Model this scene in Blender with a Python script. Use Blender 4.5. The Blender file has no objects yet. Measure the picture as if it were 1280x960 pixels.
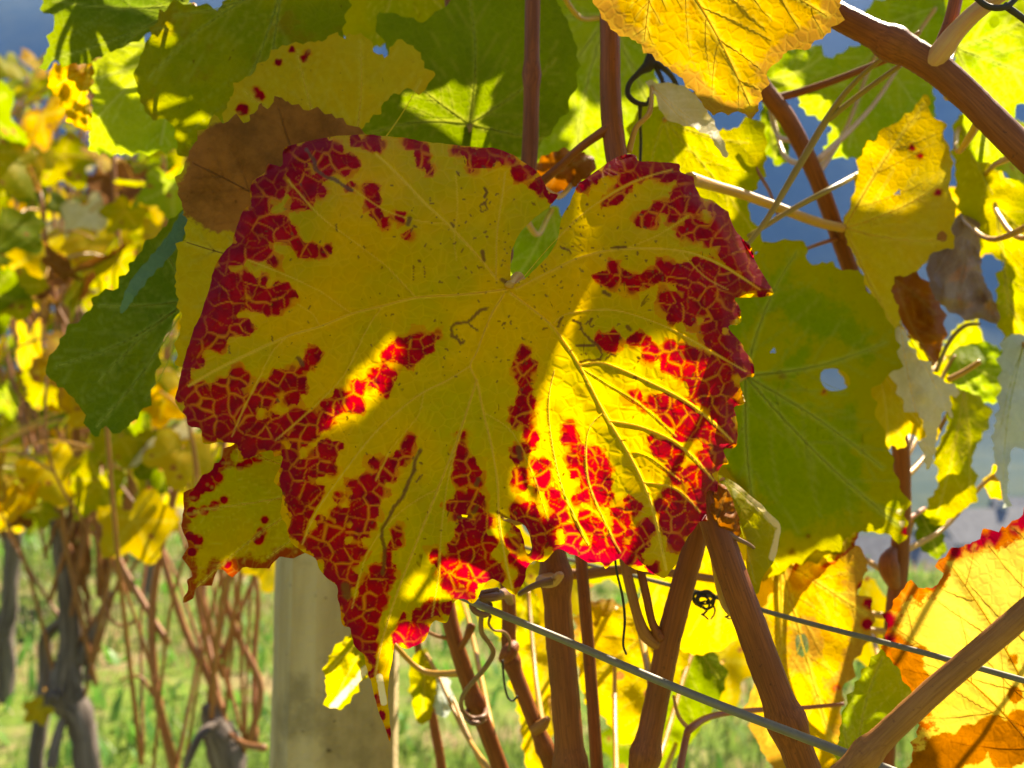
import bpy, math, random
import numpy as np
from mathutils import Vector, Matrix

random.seed(7)
rng = np.random.default_rng(11)
scene = bpy.context.scene
C = scene.collection

# ------------------------------------------------------------------ camera, sky, sun, exposure
CAM_H = 0.90                                   # camera height over the vineyard floor
HFOV = math.radians(50.0)
K = 2 * math.tan(HFOV / 2) / 1280.0            # metres per photo pixel per metre of distance
cam_data = bpy.data.cameras.new('camera')
cam = bpy.data.objects.new('camera', cam_data)
C.objects.link(cam)
cam.location = (0, 0, CAM_H)
cam.rotation_euler = (math.radians(90), 0, 0)
cam_data.sensor_width = 36
cam_data.angle = HFOV
cam_data.clip_start = 0.01
cam_data.clip_end = 20000
cam_data.dof.use_dof = True
cam_data.dof.focus_distance = 0.306
cam_data.dof.aperture_fstop = 18.0
scene.camera = cam

SUN_EL, SUN_AZ = math.radians(46), math.radians(36)     # behind the leaf, a little to the right
S = np.array([math.sin(SUN_AZ) * math.cos(SUN_EL), math.cos(SUN_AZ) * math.cos(SUN_EL), math.sin(SUN_EL)])
world = bpy.data.worlds.new('World')
scene.world = world
world.use_nodes = True
wn = world.node_tree.nodes
wn.clear()
sky = wn.new('ShaderNodeTexSky')
sky.sky_type = 'NISHITA'
sky.sun_disc = False
sky.sun_elevation = SUN_EL
sky.sun_rotation = SUN_AZ
bg = wn.new('ShaderNodeBackground')
bg.inputs['Strength'].default_value = 0.05
wo = wn.new('ShaderNodeOutputWorld')
world.node_tree.links.new(sky.outputs[0], bg.inputs[0])
world.node_tree.links.new(bg.outputs[0], wo.inputs[0])
sun_data = bpy.data.lights.new('sun', 'SUN')
sun_data.energy = 5.0
sun_data.angle = math.radians(0.5)
sun_data.color = (1.0, 0.94, 0.82)
sun = bpy.data.objects.new('sun', sun_data)
C.objects.link(sun)
sun.location = (2, 6, 8)
sun.rotation_euler = Vector(S).to_track_quat('Z', 'Y').to_euler()

scene.view_settings.view_transform = 'Standard'
scene.view_settings.look = 'None'
scene.view_settings.exposure = 1.9
scene.view_settings.use_white_balance = True            # the camera's warm 'shade' setting
scene.view_settings.white_balance_temperature = 7600
scene.view_settings.gamma = 1.0
scene.view_settings.use_curve_mapping = False
scene.render.engine = 'CYCLES'
scene.cycles.use_denoising = True
scene.cycles.max_bounces = 7
scene.cycles.diffuse_bounces = 4
scene.cycles.transmission_bounces = 8
scene.cycles.sample_clamp_indirect = 6.0
scene.cycles.volume_bounces = 0


def P(px, py, d):
    """photo pixel at distance d -> point in the place"""
    return np.array([(px - 640) * K * d, d, CAM_H + (480 - py) * K * d])


def PA(xy, d):
    xy = np.asarray(xy, float)
    d = np.broadcast_to(d, xy.shape[:1])
    return np.stack([(xy[:, 0] - 640) * K * d, d, CAM_H + (480 - xy[:, 1]) * K * d], 1)


# ------------------------------------------------------------------ small node helpers
def lin(c):
    """sRGB 0-255 -> linear"""
    return tuple(((v / 255) / 12.92 if v / 255 <= .04045 else ((v / 255 + .055) / 1.055) ** 2.4) for v in c) + (1,)


class NB:
    def __init__(self, name):
        self.m = bpy.data.materials.new(name)
        self.m.use_nodes = True
        self.t = self.m.node_tree
        self.t.nodes.clear()
        self.out = self.n('ShaderNodeOutputMaterial')

    def n(self, kind, **props):
        nd = self.t.nodes.new(kind)
        for k, v in props.items():
            setattr(nd, k, v)
        return nd

    def l(self, a, b):
        self.t.links.new(a, b)

    def put(self, sock, v):
        if hasattr(v, 'is_output'):
            self.l(v, sock)
        elif isinstance(v, (tuple, list)) and len(v) == 3 and sock.type == 'RGBA':
            sock.default_value = tuple(v) + (1,)
        else:
            sock.default_value = v

    def attr(self, name):
        return self.n('ShaderNodeAttribute', attribute_name=name)

    def noise(self, vec, scale, detail=3, rough=.55, dist=0.0):
        nd = self.n('ShaderNodeTexNoise')
        if vec is not None:
            self.l(vec, nd.inputs['Vector'])
        nd.inputs['Scale'].default_value = scale
        nd.inputs['Detail'].default_value = detail
        nd.inputs['Roughness'].default_value = rough
        nd.inputs['Distortion'].default_value = dist
        return nd.outputs['Fac']

    def vor(self, vec, scale, feature='DISTANCE_TO_EDGE', out='Distance'):
        nd = self.n('ShaderNodeTexVoronoi', feature=feature)
        self.l(vec, nd.inputs['Vector'])
        nd.inputs['Scale'].default_value = scale
        return nd.outputs[out]

    def ramp(self, v, a, b, lo=0.0, hi=1.0):
        nd = self.n('ShaderNodeMapRange', interpolation_type='SMOOTHSTEP')
        self.put(nd.inputs['Value'], v)
        nd.inputs['From Min'].default_value = a
        nd.inputs['From Max'].default_value = b
        nd.inputs['To Min'].default_value = lo
        nd.inputs['To Max'].default_value = hi
        return nd.outputs[0]

    def math(self, op, a, b=None):
        nd = self.n('ShaderNodeMath', operation=op)
        self.put(nd.inputs[0], a)
        if b is not None:
            self.put(nd.inputs[1], b)
        return nd.outputs[0]

    def mix(self, fac, a, b, blend='MIX'):
        nd = self.n('ShaderNodeMix', data_type='RGBA', blend_type=blend)
        self.put(nd.inputs[0], fac)
        self.put(nd.inputs[6], a)
        self.put(nd.inputs[7], b)
        return nd.outputs[2]

    def scalevec(self, vec, s):
        nd = self.n('ShaderNodeVectorMath', operation='MULTIPLY')
        self.l(vec, nd.inputs[0])
        nd.inputs[1].default_value = s
        return nd.outputs[0]

    def bump(self, h, strength, dist, normal=None):
        nd = self.n('ShaderNodeBump')
        nd.inputs['Strength'].default_value = strength
        nd.inputs['Distance'].default_value = dist
        self.l(h, nd.inputs['Height'])
        if normal is not None:
            self.l(normal, nd.inputs['Normal'])
        return nd.outputs[0]


# ------------------------------------------------------------------ leaf materials
YEL, YEL2 = (.58, .375, .018), (.52, .40, .024)
GRN, GRN2 = (.15, .205, .008), (.24, .28, .010)


def leaf_material(name, base, base2, vein=(.62, .50, .06), edge=None, edge_amt=0.0, edge_w=.5,
                  spot=(.10, .035, .006), spot_amt=.35, patch=(.40, .165, .042), blotch=None, blotch_amt=0.0,
                  trans=.70, rough=.55, spec=.06, red=(.40, .004, .010), lines=(.56, .20, .012), coarse=28, tgain=1.08, ragged=.8, net=.12, bump=.30):
    b = NB(name)
    co = b.attr('coord').outputs['Vector']
    col = b.mix(b.ramp(b.noise(co, coarse, 3), .36, .64), base, base2)
    # tiny mottling of the blade
    col = b.mix(b.ramp(b.noise(co, 420, 4), .3, .7, 0, .30), col, tuple(c * .74 for c in base))
    if blotch:
        f = b.math('MULTIPLY', b.ramp(b.noise(co, 60, 5, .65), .53, .66), blotch_amt)
        col = b.mix(f, col, blotch)
    if edge:
        e = b.attr('edge').outputs['Fac']
        en = b.math('ADD', e, b.math('MULTIPLY', b.math('SUBTRACT', b.noise(co, 70, 5, .7), .5), 1.1))
        f = b.math('MULTIPLY', b.ramp(en, edge_w, edge_w * .35), edge_amt)
        col = b.mix(f, col, edge)
    # fine veinlet net
    ve = b.vor(co, 300)
    col = b.mix(b.ramp(ve, .10, .0, 0, net), col, vein)
    rd = b.attr('red').outputs['Fac']
    rd = b.math('MULTIPLY', rd, b.math('ADD', 1.0 - ragged * .5, b.math('MULTIPLY', b.noise(co, 170, 4, .6), ragged)))
    halo = b.ramp(rd, .02, .40)
    col = b.mix(b.math('MULTIPLY', halo, .55), col, (.55, .13, .006))
    rcol = b.mix(b.ramp(b.noise(co, 240, 3), .35, .7), red, (red[0] * .55, red[1] * .8, red[2] * 1.2))
    rcol = b.mix(b.ramp(b.math('ADD', b.attr('edge').outputs['Fac'], b.math('MULTIPLY', b.math('SUBTRACT', b.noise(co, 50, 3), .5), .6)), .0, .32, .75, 0), rcol, (red[0] * .55, red[1] * .9, red[2] * 1.9))
    col = b.mix(b.ramp(rd, .27, .66), col, rcol)
    ln = b.attr('line').outputs['Fac']
    col = b.mix(b.math('MULTIPLY', ln, .85), col, lines)
    vn = b.attr('vein').outputs['Fac']
    col = b.mix(b.math('MULTIPLY', vn, .75), col, vein)
    pa = b.attr('patch').outputs['Fac']
    pn = b.math('ADD', pa, b.math('MULTIPLY', b.math('SUBTRACT', b.noise(co, 95, 5, .65), .5), 1.5))
    pcol = b.mix(b.ramp(b.noise(co, 90, 6, .7, .1), .35, .7), patch, tuple(c * .55 for c in patch))
    col = b.mix(b.ramp(pn, .42, .62), col, pcol)
    sp = b.ramp(b.noise(co, 560, 2, .5), .70, .76)
    reg = b.ramp(b.noise(co, 45, 2), .40, .62)
    col = b.mix(b.math('MULTIPLY', b.math('MULTIPLY', sp, reg), spot_amt), col, spot)
    st = b.ramp(b.noise(b.scalevec(co, (1.0, .35, 1)), 330, 3, .6, .8), .69, .74)
    col = b.mix(b.math('MULTIPLY', st, spot_amt * .7), col, spot)
    dk = b.attr('dark').outputs['Fac']
    col = b.mix(dk, col, (.15, .046, .005))
    pl = b.ramp(b.math('MULTIPLY', b.attr('pale').outputs['Fac'], b.ramp(b.noise(co, 230, 3), .25, .7, .3, 1.3)), .25, .75)
    col = b.mix(pl, col, (.80, .66, .34))
    h = b.math('ADD', b.math('MULTIPLY', b.ramp(ve, 0, .22), .6), b.noise(co, 160, 4))
    nrm = b.bump(h, bump, .0006)
    pr = b.n('ShaderNodeBsdfPrincipled')
    b.l(col, pr.inputs['Base Color'])
    b.put(pr.inputs['Roughness'], rough)
    pr.inputs['Specular IOR Level'].default_value = spec
    b.l(nrm, pr.inputs['Normal'])
    tr = b.n('ShaderNodeBsdfTranslucent')
    hs = b.n('ShaderNodeHueSaturation')
    hs.inputs['Saturation'].default_value = 1.03
    hs.inputs['Value'].default_value = tgain
    b.l(col, hs.inputs['Color'])
    b.l(hs.outputs[0], tr.inputs['Color'])
    b.l(nrm, tr.inputs['Normal'])
    mx = b.n('ShaderNodeMixShader')
    # dead tissue and dark mines let less light through
    tf = b.math('MULTIPLY', b.math('SUBTRACT', 1.0, b.math('MULTIPLY', dk, .8)), trans)
    b.l(tf, mx.inputs[0])
    b.l(pr.outputs[0], mx.inputs[1])
    b.l(tr.outputs[0], mx.inputs[2])
    b.l(mx.outputs[0], b.out.inputs['Surface'])
    return b.m


M = {}
M['main'] = leaf_material('leaf_yellow_crimson', (.60, .365, .003), (.40, .33, .004), spot_amt=.9, bump=.34, trans=.70, tgain=1.45, spec=.14, rough=.42, ragged=.25, vein=(.80, .60, .10), red=(.37, .003, .010), lines=(.64, .26, .02))
M['yellow'] = leaf_material('leaf_yellow', YEL, YEL2, spot_amt=.5)
M['yellow_red'] = leaf_material('leaf_yellow_red_margin', (.52, .34, .006), (.42, .36, .008), edge=(.30, .02, .012), edge_amt=.9, edge_w=.22, spot_amt=.4)
M['yellow_brown'] = leaf_material('leaf_yellow_browning', (.58, .36, .02), (.50, .28, .012), blotch=(.28, .11, .01), blotch_amt=.6,
                                  spot_amt=.9, edge=(.32, .15, .03), edge_amt=.7, edge_w=.25)
M['yellow_green'] = leaf_material('leaf_yellow_green', (.44, .36, .010), (.30, .32, .010), spot_amt=.35)
M['green'] = leaf_material('leaf_green', GRN, (.20, .26, .010), vein=(.36, .36, .05), spot_amt=.35)
M['green_spotted'] = leaf_material('leaf_green_spotted', (.19, .22, .006), (.30, .28, .008), vein=(.36, .36, .05), blotch=(.24, .15, .010),
                                   blotch_amt=.6, spot_amt=.8)
M['green_yellow_margin'] = leaf_material('leaf_green_yellow_margin', (.17, .245, .007), (.22, .275, .008), vein=(.32, .36, .05),
                                         edge=(.50, .34, .006), edge_amt=.4, edge_w=.35, spot_amt=.5)
M['green_dark'] = leaf_material('leaf_dark_green', (.10, .155, .010), (.16, .19, .008), vein=(.26, .30, .05), spot_amt=.4)
M['green_light'] = leaf_material('leaf_light_green', (.26, .36, .016), (.36, .40, .02), vein=(.5, .52, .10), spot_amt=.15)
M['brown'] = leaf_material('leaf_brown', (.22, .085, .015), (.16, .055, .010), vein=(.24, .10, .03), spot_amt=.5, trans=.35)
M['brown_grey'] = leaf_material('leaf_withered_brown', (.26, .16, .09), (.18, .09, .045), vein=(.3, .2, .12), blotch=(.45, .14, .01), blotch_amt=.5,
                                spot_amt=.4, trans=.30, spec=.5)
M['rust'] = leaf_material('leaf_rust', (.40, .13, .010), (.24, .07, .008), vein=(.4, .2, .04), spot_amt=.4, trans=.4)
M['pale'] = leaf_material('leaf_pale_underside', (.62, .54, .30), (.55, .46, .20), vein=(.7, .62, .4), spot_amt=.25, trans=.4)
M['silver'] = leaf_material('leaf_silvery_underside', (.50, .55, .50), (.42, .48, .40), vein=(.6, .64, .55), spot_amt=.15, trans=.4)
M['blue_green'] = leaf_material('leaf_blue_green_underside', (.12, .22, .10), (.16, .26, .14), vein=(.2, .3, .15), spot_amt=.1, trans=.35)
M['orange_burnt'] = leaf_material('leaf_yellow_burnt', (.80, .58, .09), (.72, .46, .05), vein=(.62, .42, .05), trans=.60, tgain=.98, edge=(.42, .05, .006), edge_amt=.85,
                                  edge_w=.13, patch=(.40, .13, .006), spot_amt=.5)
M['gold'] = leaf_material('leaf_gold', (.62, .36, .008), (.55, .26, .006), blotch=(.42, .15, .006), blotch_amt=.8, spot_amt=.4)


def bark_material(name, c1, c2, rough=.5, spec=.4, stripes=1900, depth=.0004, fleck=None):
    b = NB(name)
    co = b.attr('tuv').outputs['Vector']
    sv = b.scalevec(co, (1.0, .035, 1.0))
    n1 = b.noise(sv, stripes, 4, .6)
    n2 = b.noise(co, 40, 4)
    col = b.mix(b.ramp(n1, .32, .68), c1, c2)
    col = b.mix(b.ramp(n2, .45, .75, 0, .6), col, tuple(c * .5 for c in c1))
    if fleck:
        col = b.mix(b.ramp(b.noise(co, 700, 2), .66, .72, 0, .7), col, fleck)
    pr = b.n('ShaderNodeBsdfPrincipled')
    b.l(col, pr.inputs['Base Color'])
    b.put(pr.inputs['Roughness'], rough)
    pr.inputs['Specular IOR Level'].default_value = spec
    b.l(b.bump(n1, .6, depth), pr.inputs['Normal'])
    b.l(pr.outputs[0], b.out.inputs['Surface'])
    return b.m


M['cane'] = bark_material('cane_red_brown', (.29, .082, .017), (.17, .045, .010), .50, .25, fleck=(.08, .025, .01))
M['cane_tan'] = bark_material('cane_tan', (.38, .155, .036), (.27, .10, .022), .55, .25, fleck=(.18, .06, .02))
M['cane_pale'] = bark_material('shoot_pale_green_pink', (.55, .30, .09), (.52, .22, .09), .45, .3)
M['cane_far'] = bark_material('cane_orange_brown', (.36, .15, .05), (.26, .10, .035), .5, .4)
M['petiole_orange'] = bark_material('petiole_orange', (.52, .28, .03), (.48, .22, .03), .4, .4)
M['petiole_green'] = bark_material('petiole_olive', (.26, .20, .03), (.30, .16, .035), .4, .4)
M['petiole_red'] = bark_material('petiole_red', (.34, .09, .04), (.30, .13, .05), .4, .4)
M['tendril_brown'] = bark_material('tendril_brown', (.24, .11, .05), (.13, .05, .02), .5, .4)
M['tendril_dark'] = bark_material('tendril_dry_dark', (.05, .035, .018), (.03, .02, .012), .6, .3)
M['trunk'] = bark_material('vine_bark_grey', (.24, .19, .16), (.07, .052, .042), .85, .15, stripes=140, depth=.008)


def wire_material():
    b = NB('wire_galvanised_dull')
    co = b.attr('tuv').outputs['Vector']
    n = b.noise(co, 400, 4)
    pr = b.n('ShaderNodeBsdfPrincipled')
    b.l(b.mix(n, (.22, .19, .12), (.12, .10, .06)), pr.inputs['Base Color'])
    pr.inputs['Metallic'].default_value = .1
    b.put(pr.inputs['Roughness'], .5)
    b.l(b.bump(n, .3, .0002), pr.inputs['Normal'])
    b.l(pr.outputs[0], b.out.inputs['Surface'])
    return b.m


M['wire'] = wire_material()


def simple(name, c1, c2, scale=8, rough=.8, spec=.2, bump=.3, dist=.01, coords='Object'):
    b = NB(name)
    tc = b.n('ShaderNodeTexCoord').outputs[coords]
    n = b.noise(tc, scale, 5, .6)
    pr = b.n('ShaderNodeBsdfPrincipled')
    b.l(b.mix(b.ramp(n, .3, .7), c1, c2), pr.inputs['Base Color'])
    b.put(pr.inputs['Roughness'], rough)
    pr.inputs['Specular IOR Level'].default_value = spec
    b.l(b.bump(n, bump, dist), pr.inputs['Normal'])
    b.l(pr.outputs[0], b.out.inputs['Surface'])
    return b.m


# ------------------------------------------------------------------ geometry helpers
def new_mesh_object(name, verts, faces, mat, parent=None, attrs=None, smooth=True):
    me = bpy.data.meshes.new(name)
    verts = np.asarray(verts, np.float32)
    faces = np.asarray(faces, np.int32)
    nv, nf, k = len(verts), len(faces), faces.shape[1]
    me.vertices.add(nv)
    me.vertices.foreach_set('co', verts.ravel())
    me.loops.add(nf * k)
    me.loops.foreach_set('vertex_index', faces.ravel())
    me.polygons.add(nf)
    me.polygons.foreach_set('loop_start', np.arange(0, nf * k, k, dtype=np.int32))
    me.polygons.foreach_set('use_smooth', np.full(nf, smooth))
    me.update(calc_edges=True)
    for an, av in (attrs or {}).items():
        av = np.asarray(av, np.float32)
        if av.ndim == 2:
            a = me.attributes.new(an, 'FLOAT_VECTOR', 'POINT')
            a.data.foreach_set('vector', av.ravel())
        else:
            a = me.attributes.new(an, 'FLOAT', 'POINT')
            a.data.foreach_set('value', av)
    if mat:
        me.materials.append(mat)
    o = bpy.data.objects.new(name, me)
    C.objects.link(o)
    if parent is not None:
        o.parent = parent
        o.matrix_parent_inverse = parent.matrix_basis.inverted()
    return o


def tag(o, label=None, cat=None, group=None, kind=None):
    for k, v in (('label', label), ('category', cat), ('group', group), ('kind', kind)):
        if v:
            o[k] = v
    return o


def empty(name, loc, label=None, cat=None, group=None):
    o = bpy.data.objects.new(name, None)
    C.objects.link(o)
    o.location = loc
    o.empty_display_size = .02
    return tag(o, label, cat, group)


def catmull(pts, n=8, closed=False):
    pts = np.asarray(pts, float)
    N = len(pts)
    out = []
    idx = range(N if closed else N - 1)
    for i in idx:
        g = (lambda j: pts[j % N]) if closed else (lambda j: pts[min(max(j, 0), N - 1)])
        p0, p1, p2, p3 = g(i - 1), g(i), g(i + 1), g(i + 2)
        for t in np.arange(n) / n:
            out.append(.5 * ((2 * p1) + (-p0 + p2) * t + (2 * p0 - 5 * p1 + 4 * p2 - p3) * t * t + (-p0 + 3 * p1 - 3 * p2 + p3) * t ** 3))
    if not closed:
        out.append(pts[-1])
    return np.array(out)


def tube_data(pts, radii, sides=10, rough=0.0, seed=0, cap=True):
    pts = np.asarray(pts, float)
    radii = np.asarray(radii, float)
    n = len(pts)
    r = np.random.default_rng(seed)
    tan = np.gradient(pts, axis=0)
    tan /= np.linalg.norm(tan, axis=1)[:, None] + 1e-12
    up = np.array([0.3, 1, 0.1])
    u = np.cross(tan[0], up)
    if np.linalg.norm(u) < 1e-3:
        u = np.cross(tan[0], [1, 0, 0])
    u /= np.linalg.norm(u)
    V, T = [], []
    L = 0
    ph = r.uniform(0, 6, 4)
    for i in range(n):
        u = u - tan[i] * u.dot(tan[i])
        u /= np.linalg.norm(u)
        v = np.cross(tan[i], u)
        if i:
            L += np.linalg.norm(pts[i] - pts[i - 1])
        a = np.arange(sides) / sides * 2 * math.pi
        rr = radii[i] * (1 + rough * (np.sin(3 * a + ph[0] + L * 40) * .5 + np.sin(5 * a + ph[1] - L * 90) * .35 + r.normal(0, .25, sides)))
        V.append(pts[i] + rr[:, None] * (np.cos(a)[:, None] * u + np.sin(a)[:, None] * v))
        T.append(np.stack([np.cos(a) * radii[i], np.full(sides, L), np.sin(a) * radii[i]], 1))
    V = np.concatenate(V)
    T = np.concatenate(T)
    F = []
    for i in range(n - 1):
        for j in range(sides):
            k = (j + 1) % sides
            F.append((i * sides + j, i * sides + k, (i + 1) * sides + k, (i + 1) * sides + j))
    if cap:
        for base, p, rev in ((0, pts[0] - tan[0] * radii[0] * .25, True), ((n - 1) * sides, pts[-1] + tan[-1] * radii[-1] * .25, False)):
            c = len(V)
            V = np.vstack([V, p])
            T = np.vstack([T, T[base]])
            for j in range(sides):
                k = (j + 1) % sides
                F.append((base + k, base + j, c, c) if rev else (base + j, base + k, c, c))
    return V, F, T


def quads_to_tris(F):
    out = []
    for f in F:
        if f[2] == f[3]:
            out.append(f[:3])
        else:
            out.append((f[0], f[1], f[2]))
            out.append((f[0], f[2], f[3]))
    return out


def tube(name, pts, radii, mat, parent=None, sides=10, sub=6, rough=0.0, seed=0):
    pts = np.asarray(pts, float)
    if np.isscalar(radii):
        radii = [radii] * len(pts)
    q = np.concatenate([pts, np.asarray(radii, float)[:, None]], 1)
    q = catmull(q, sub) if len(pts) > 2 else np.array([q[0] + (q[1] - q[0]) * t for t in np.linspace(0, 1, sub + 1)])
    V, F, T = tube_data(q[:, :3], np.maximum(q[:, 3], 1e-5), sides, rough, seed)
    return new_mesh_object(name, V, quads_to_tris(F), mat, parent, {'tuv': T})


def px_tube(name, pp, mat, parent=None, sides=10, sub=6, rough=0.0, seed=0):
    """pp: list of (px, py, distance, width in photo pixels)"""
    return tube(name, [P(a, b, d) for a, b, d, w in pp], [w * K * d * .5 for a, b, d, w in pp], mat, parent, sides, sub, rough, seed)


def with_nodes(pp, every, swell=1.30, seed=0):
    """resample a cane and swell it at its nodes"""
    q = catmull(np.array(pp, float), 14)
    L = np.concatenate([[0], np.cumsum(np.hypot(np.diff(q[:, 0]), np.diff(q[:, 1])))])
    r = np.random.default_rng(seed)
    pos = []
    x = every * r.uniform(.3, .8)
    while x < L[-1]:
        pos.append(x)
        x += every * r.uniform(.8, 1.2)
    w = np.ones(len(q))
    for p_ in pos:
        w += (swell - 1) * np.exp(-((L - p_) / (q[:, 3] * .45)) ** 2)
    q[:, 3] *= w
    return q


def cane(name, pp, mat, parent, every=230, seed=0, sides=18, rough=.055):
    q = with_nodes(pp, every, seed=seed)
    o = tube(name, [P(*a[:3]) for a in q], [a[3] * K * a[2] * .5 for a in q], mat, parent, sides, 1, rough, seed)
    return o, np.array([P(*a[:3]) for a in q])


def inside(pts, poly):
    x, y = pts[:, 0], pts[:, 1]
    res = np.zeros(len(pts), bool)
    x1, y1 = poly[:, 0], poly[:, 1]
    x2, y2 = np.roll(x1, -1), np.roll(y1, -1)
    for a, b, c, d in zip(x1, y1, x2, y2):
        if b == d:
            continue
        cond = (b > y) != (d > y)
        res ^= cond & (x < (c - a) * (y - b) / (d - b) + a)
    return res


def seg_dist(pts, A, B):
    """distance and nearest point of pts to the segments A-B"""
    best = np.full(len(pts), 1e9)
    near = np.zeros_like(pts)
    for a, b in zip(A, B):
        ab = b - a
        t = np.clip(((pts - a) @ ab) / (ab @ ab + 1e-12), 0, 1)
        q = a + t[:, None] * ab
        d = np.hypot(*(pts - q).T)
        m = d < best
        best[m] = d[m]
        near[m] = q[m]
    return best, near


def serrate(pts, tooth, amp, seed=0, sub=8):
    """round a rough outline into a smooth one with vine-leaf teeth"""
    r = np.random.default_rng(seed)
    q = catmull(pts, sub, True)
    area = .5 * np.sum(q[:, 0] * np.roll(q[:, 1], -1) - np.roll(q[:, 0], -1) * q[:, 1])
    sgn = 1 if area > 0 else -1
    d = np.hypot(*(np.roll(q, -1, 0) - q).T)
    L = np.concatenate([[0], np.cumsum(d)])
    qc = np.vstack([q, q[:1]])
    at = lambda s: np.array([np.interp(s, L, qc[:, 0]), np.interp(s, L, qc[:, 1])])
    out = []
    s = 0
    while s < L[-1] - tooth * .4:
        w = tooth * (r.uniform(.35, .8) if r.random() < .45 else r.uniform(.9, 1.9))
        h = amp * r.uniform(.35, 1.5) * (w / tooth)
        for f, k in ((0, -.35), (.28, .35), (.52, 1.0), (.66, .55), (.84, -.15)):
            ss = min(s + f * w, L[-1])
            p = at(ss)
            t = at(min(ss + 1, L[-1])) - at(max(ss - 1, 0))
            t /= np.linalg.norm(t) + 1e-9
            out.append(p + sgn * np.array([t[1], -t[0]]) * h * k)
        s += w
    return np.array(out)


def smooth(a, b, x):
    t = np.clip((x - a) / (b - a), 0, 1)
    return t * t * (3 - 2 * t)


def vnoise(xy, scale, seed=0):
    """value noise, -1..1"""
    r = np.random.default_rng(seed)
    G = r.uniform(-1, 1, (64, 64))
    p = np.asarray(xy) / scale + 1000
    i = np.floor(p).astype(int)
    f = p - i
    f = f * f * (3 - 2 * f)
    g = lambda a, b: G[(i[:, 0] + a) % 64, (i[:, 1] + b) % 64]
    return (g(0, 0) * (1 - f[:, 0]) + g(1, 0) * f[:, 0]) * (1 - f[:, 1]) + (g(0, 1) * (1 - f[:, 0]) + g(1, 1) * f[:, 0]) * f[:, 1]


def cells(xy, size, seed=0, warp=3.0):
    """irregular cell net: distance to the nearest cell border (pixels) and each point's cell seed"""
    r = np.random.default_rng(seed)
    J = r.uniform(-.46, .46, (128, 128, 2))
    p = np.asarray(xy, float)
    p = p + np.stack([vnoise(p, size * .7, seed + 1), vnoise(p, size * .7, seed + 2)], 1) * warp
    g = np.floor(p / size).astype(int)
    f1 = np.full(len(p), 1e9)
    s1 = np.zeros_like(p)
    cand = []
    for a in range(-2, 3):
        for b in range(-2, 3):
            c = g + (a, b)
            sd = (c + .5 + J[c[:, 0] % 128, c[:, 1] % 128]) * size
            d = np.hypot(*(p - sd).T)
            cand.append((sd, d))
            m = d < f1
            f1[m] = d[m]
            s1[m] = sd[m]
    edge = np.full(len(p), 1e9)
    key = np.zeros(len(p))
    for sd, d in cand:
        dif = sd - s1
        ln = np.hypot(*dif.T)
        ok = ln > 1e-6
        mid = (sd + s1) * .5
        e = np.full(len(p), 1e9)
        e[ok] = np.sum((mid[ok] - p[ok]) * dif[ok], 1) / ln[ok]
        m = e < edge
        edge[m] = e[m]
        key[m] = np.modf(np.abs(np.sin(mid[m, 0] * 12.9898 + mid[m, 1] * 78.233)) * 43758.5)[0]
    return edge, s1, key


def auto_veins(origin, tips, poly, seed=0):
    """main veins from the petiole point to the lobes, with side veins; each as (polyline, width factor)"""
    r = np.random.default_rng(seed)
    o = np.array(origin, float)
    res = []
    for t in tips:
        t = np.array(t, float)
        v = t - o
        L = np.linalg.norm(v)
        nrm = np.array([-v[1], v[0]]) / (L + 1e-9)
        bend = r.uniform(-.07, .07) * L
        main = [o + v * s + nrm * bend * math.sin(math.pi * s) for s in np.linspace(0, .96, 9)]
        res.append((np.array(main), 1.0))
        for s in np.arange(.20, .9, .21):
            for sg in (-1, 1):
                b = o + v * s + nrm * bend * math.sin(math.pi * s)
                ang = math.radians(r.uniform(32, 56)) * sg
                d = v / L
                d2 = np.array([d[0] * math.cos(ang) - d[1] * math.sin(ang), d[0] * math.sin(ang) + d[1] * math.cos(ang)])
                ll = L * (.42 * (1 - s) + .12) * r.uniform(.6, 1.15)
                r0 = r.uniform(-.05, .05)
                cv = r.uniform(.1, .42)
                pl = np.array([b + d * L * r0 + d2 * ll * k + d * ll * cv * k * k for k in np.linspace(0, 1, 6)])
                ok = inside(pl, poly)
                n = len(pl) if ok.all() else int(np.argmin(ok))
                pl = pl - (pl[0] - (o + v * np.clip((pl[0] - o) @ v / (L * L), 0, 1) + nrm * bend * math.sin(math.pi * np.clip((pl[0] - o) @ v / (L * L), 0, 1))))
                if n >= 3:
                    res.append((pl[:n], .32))
    return res


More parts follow.
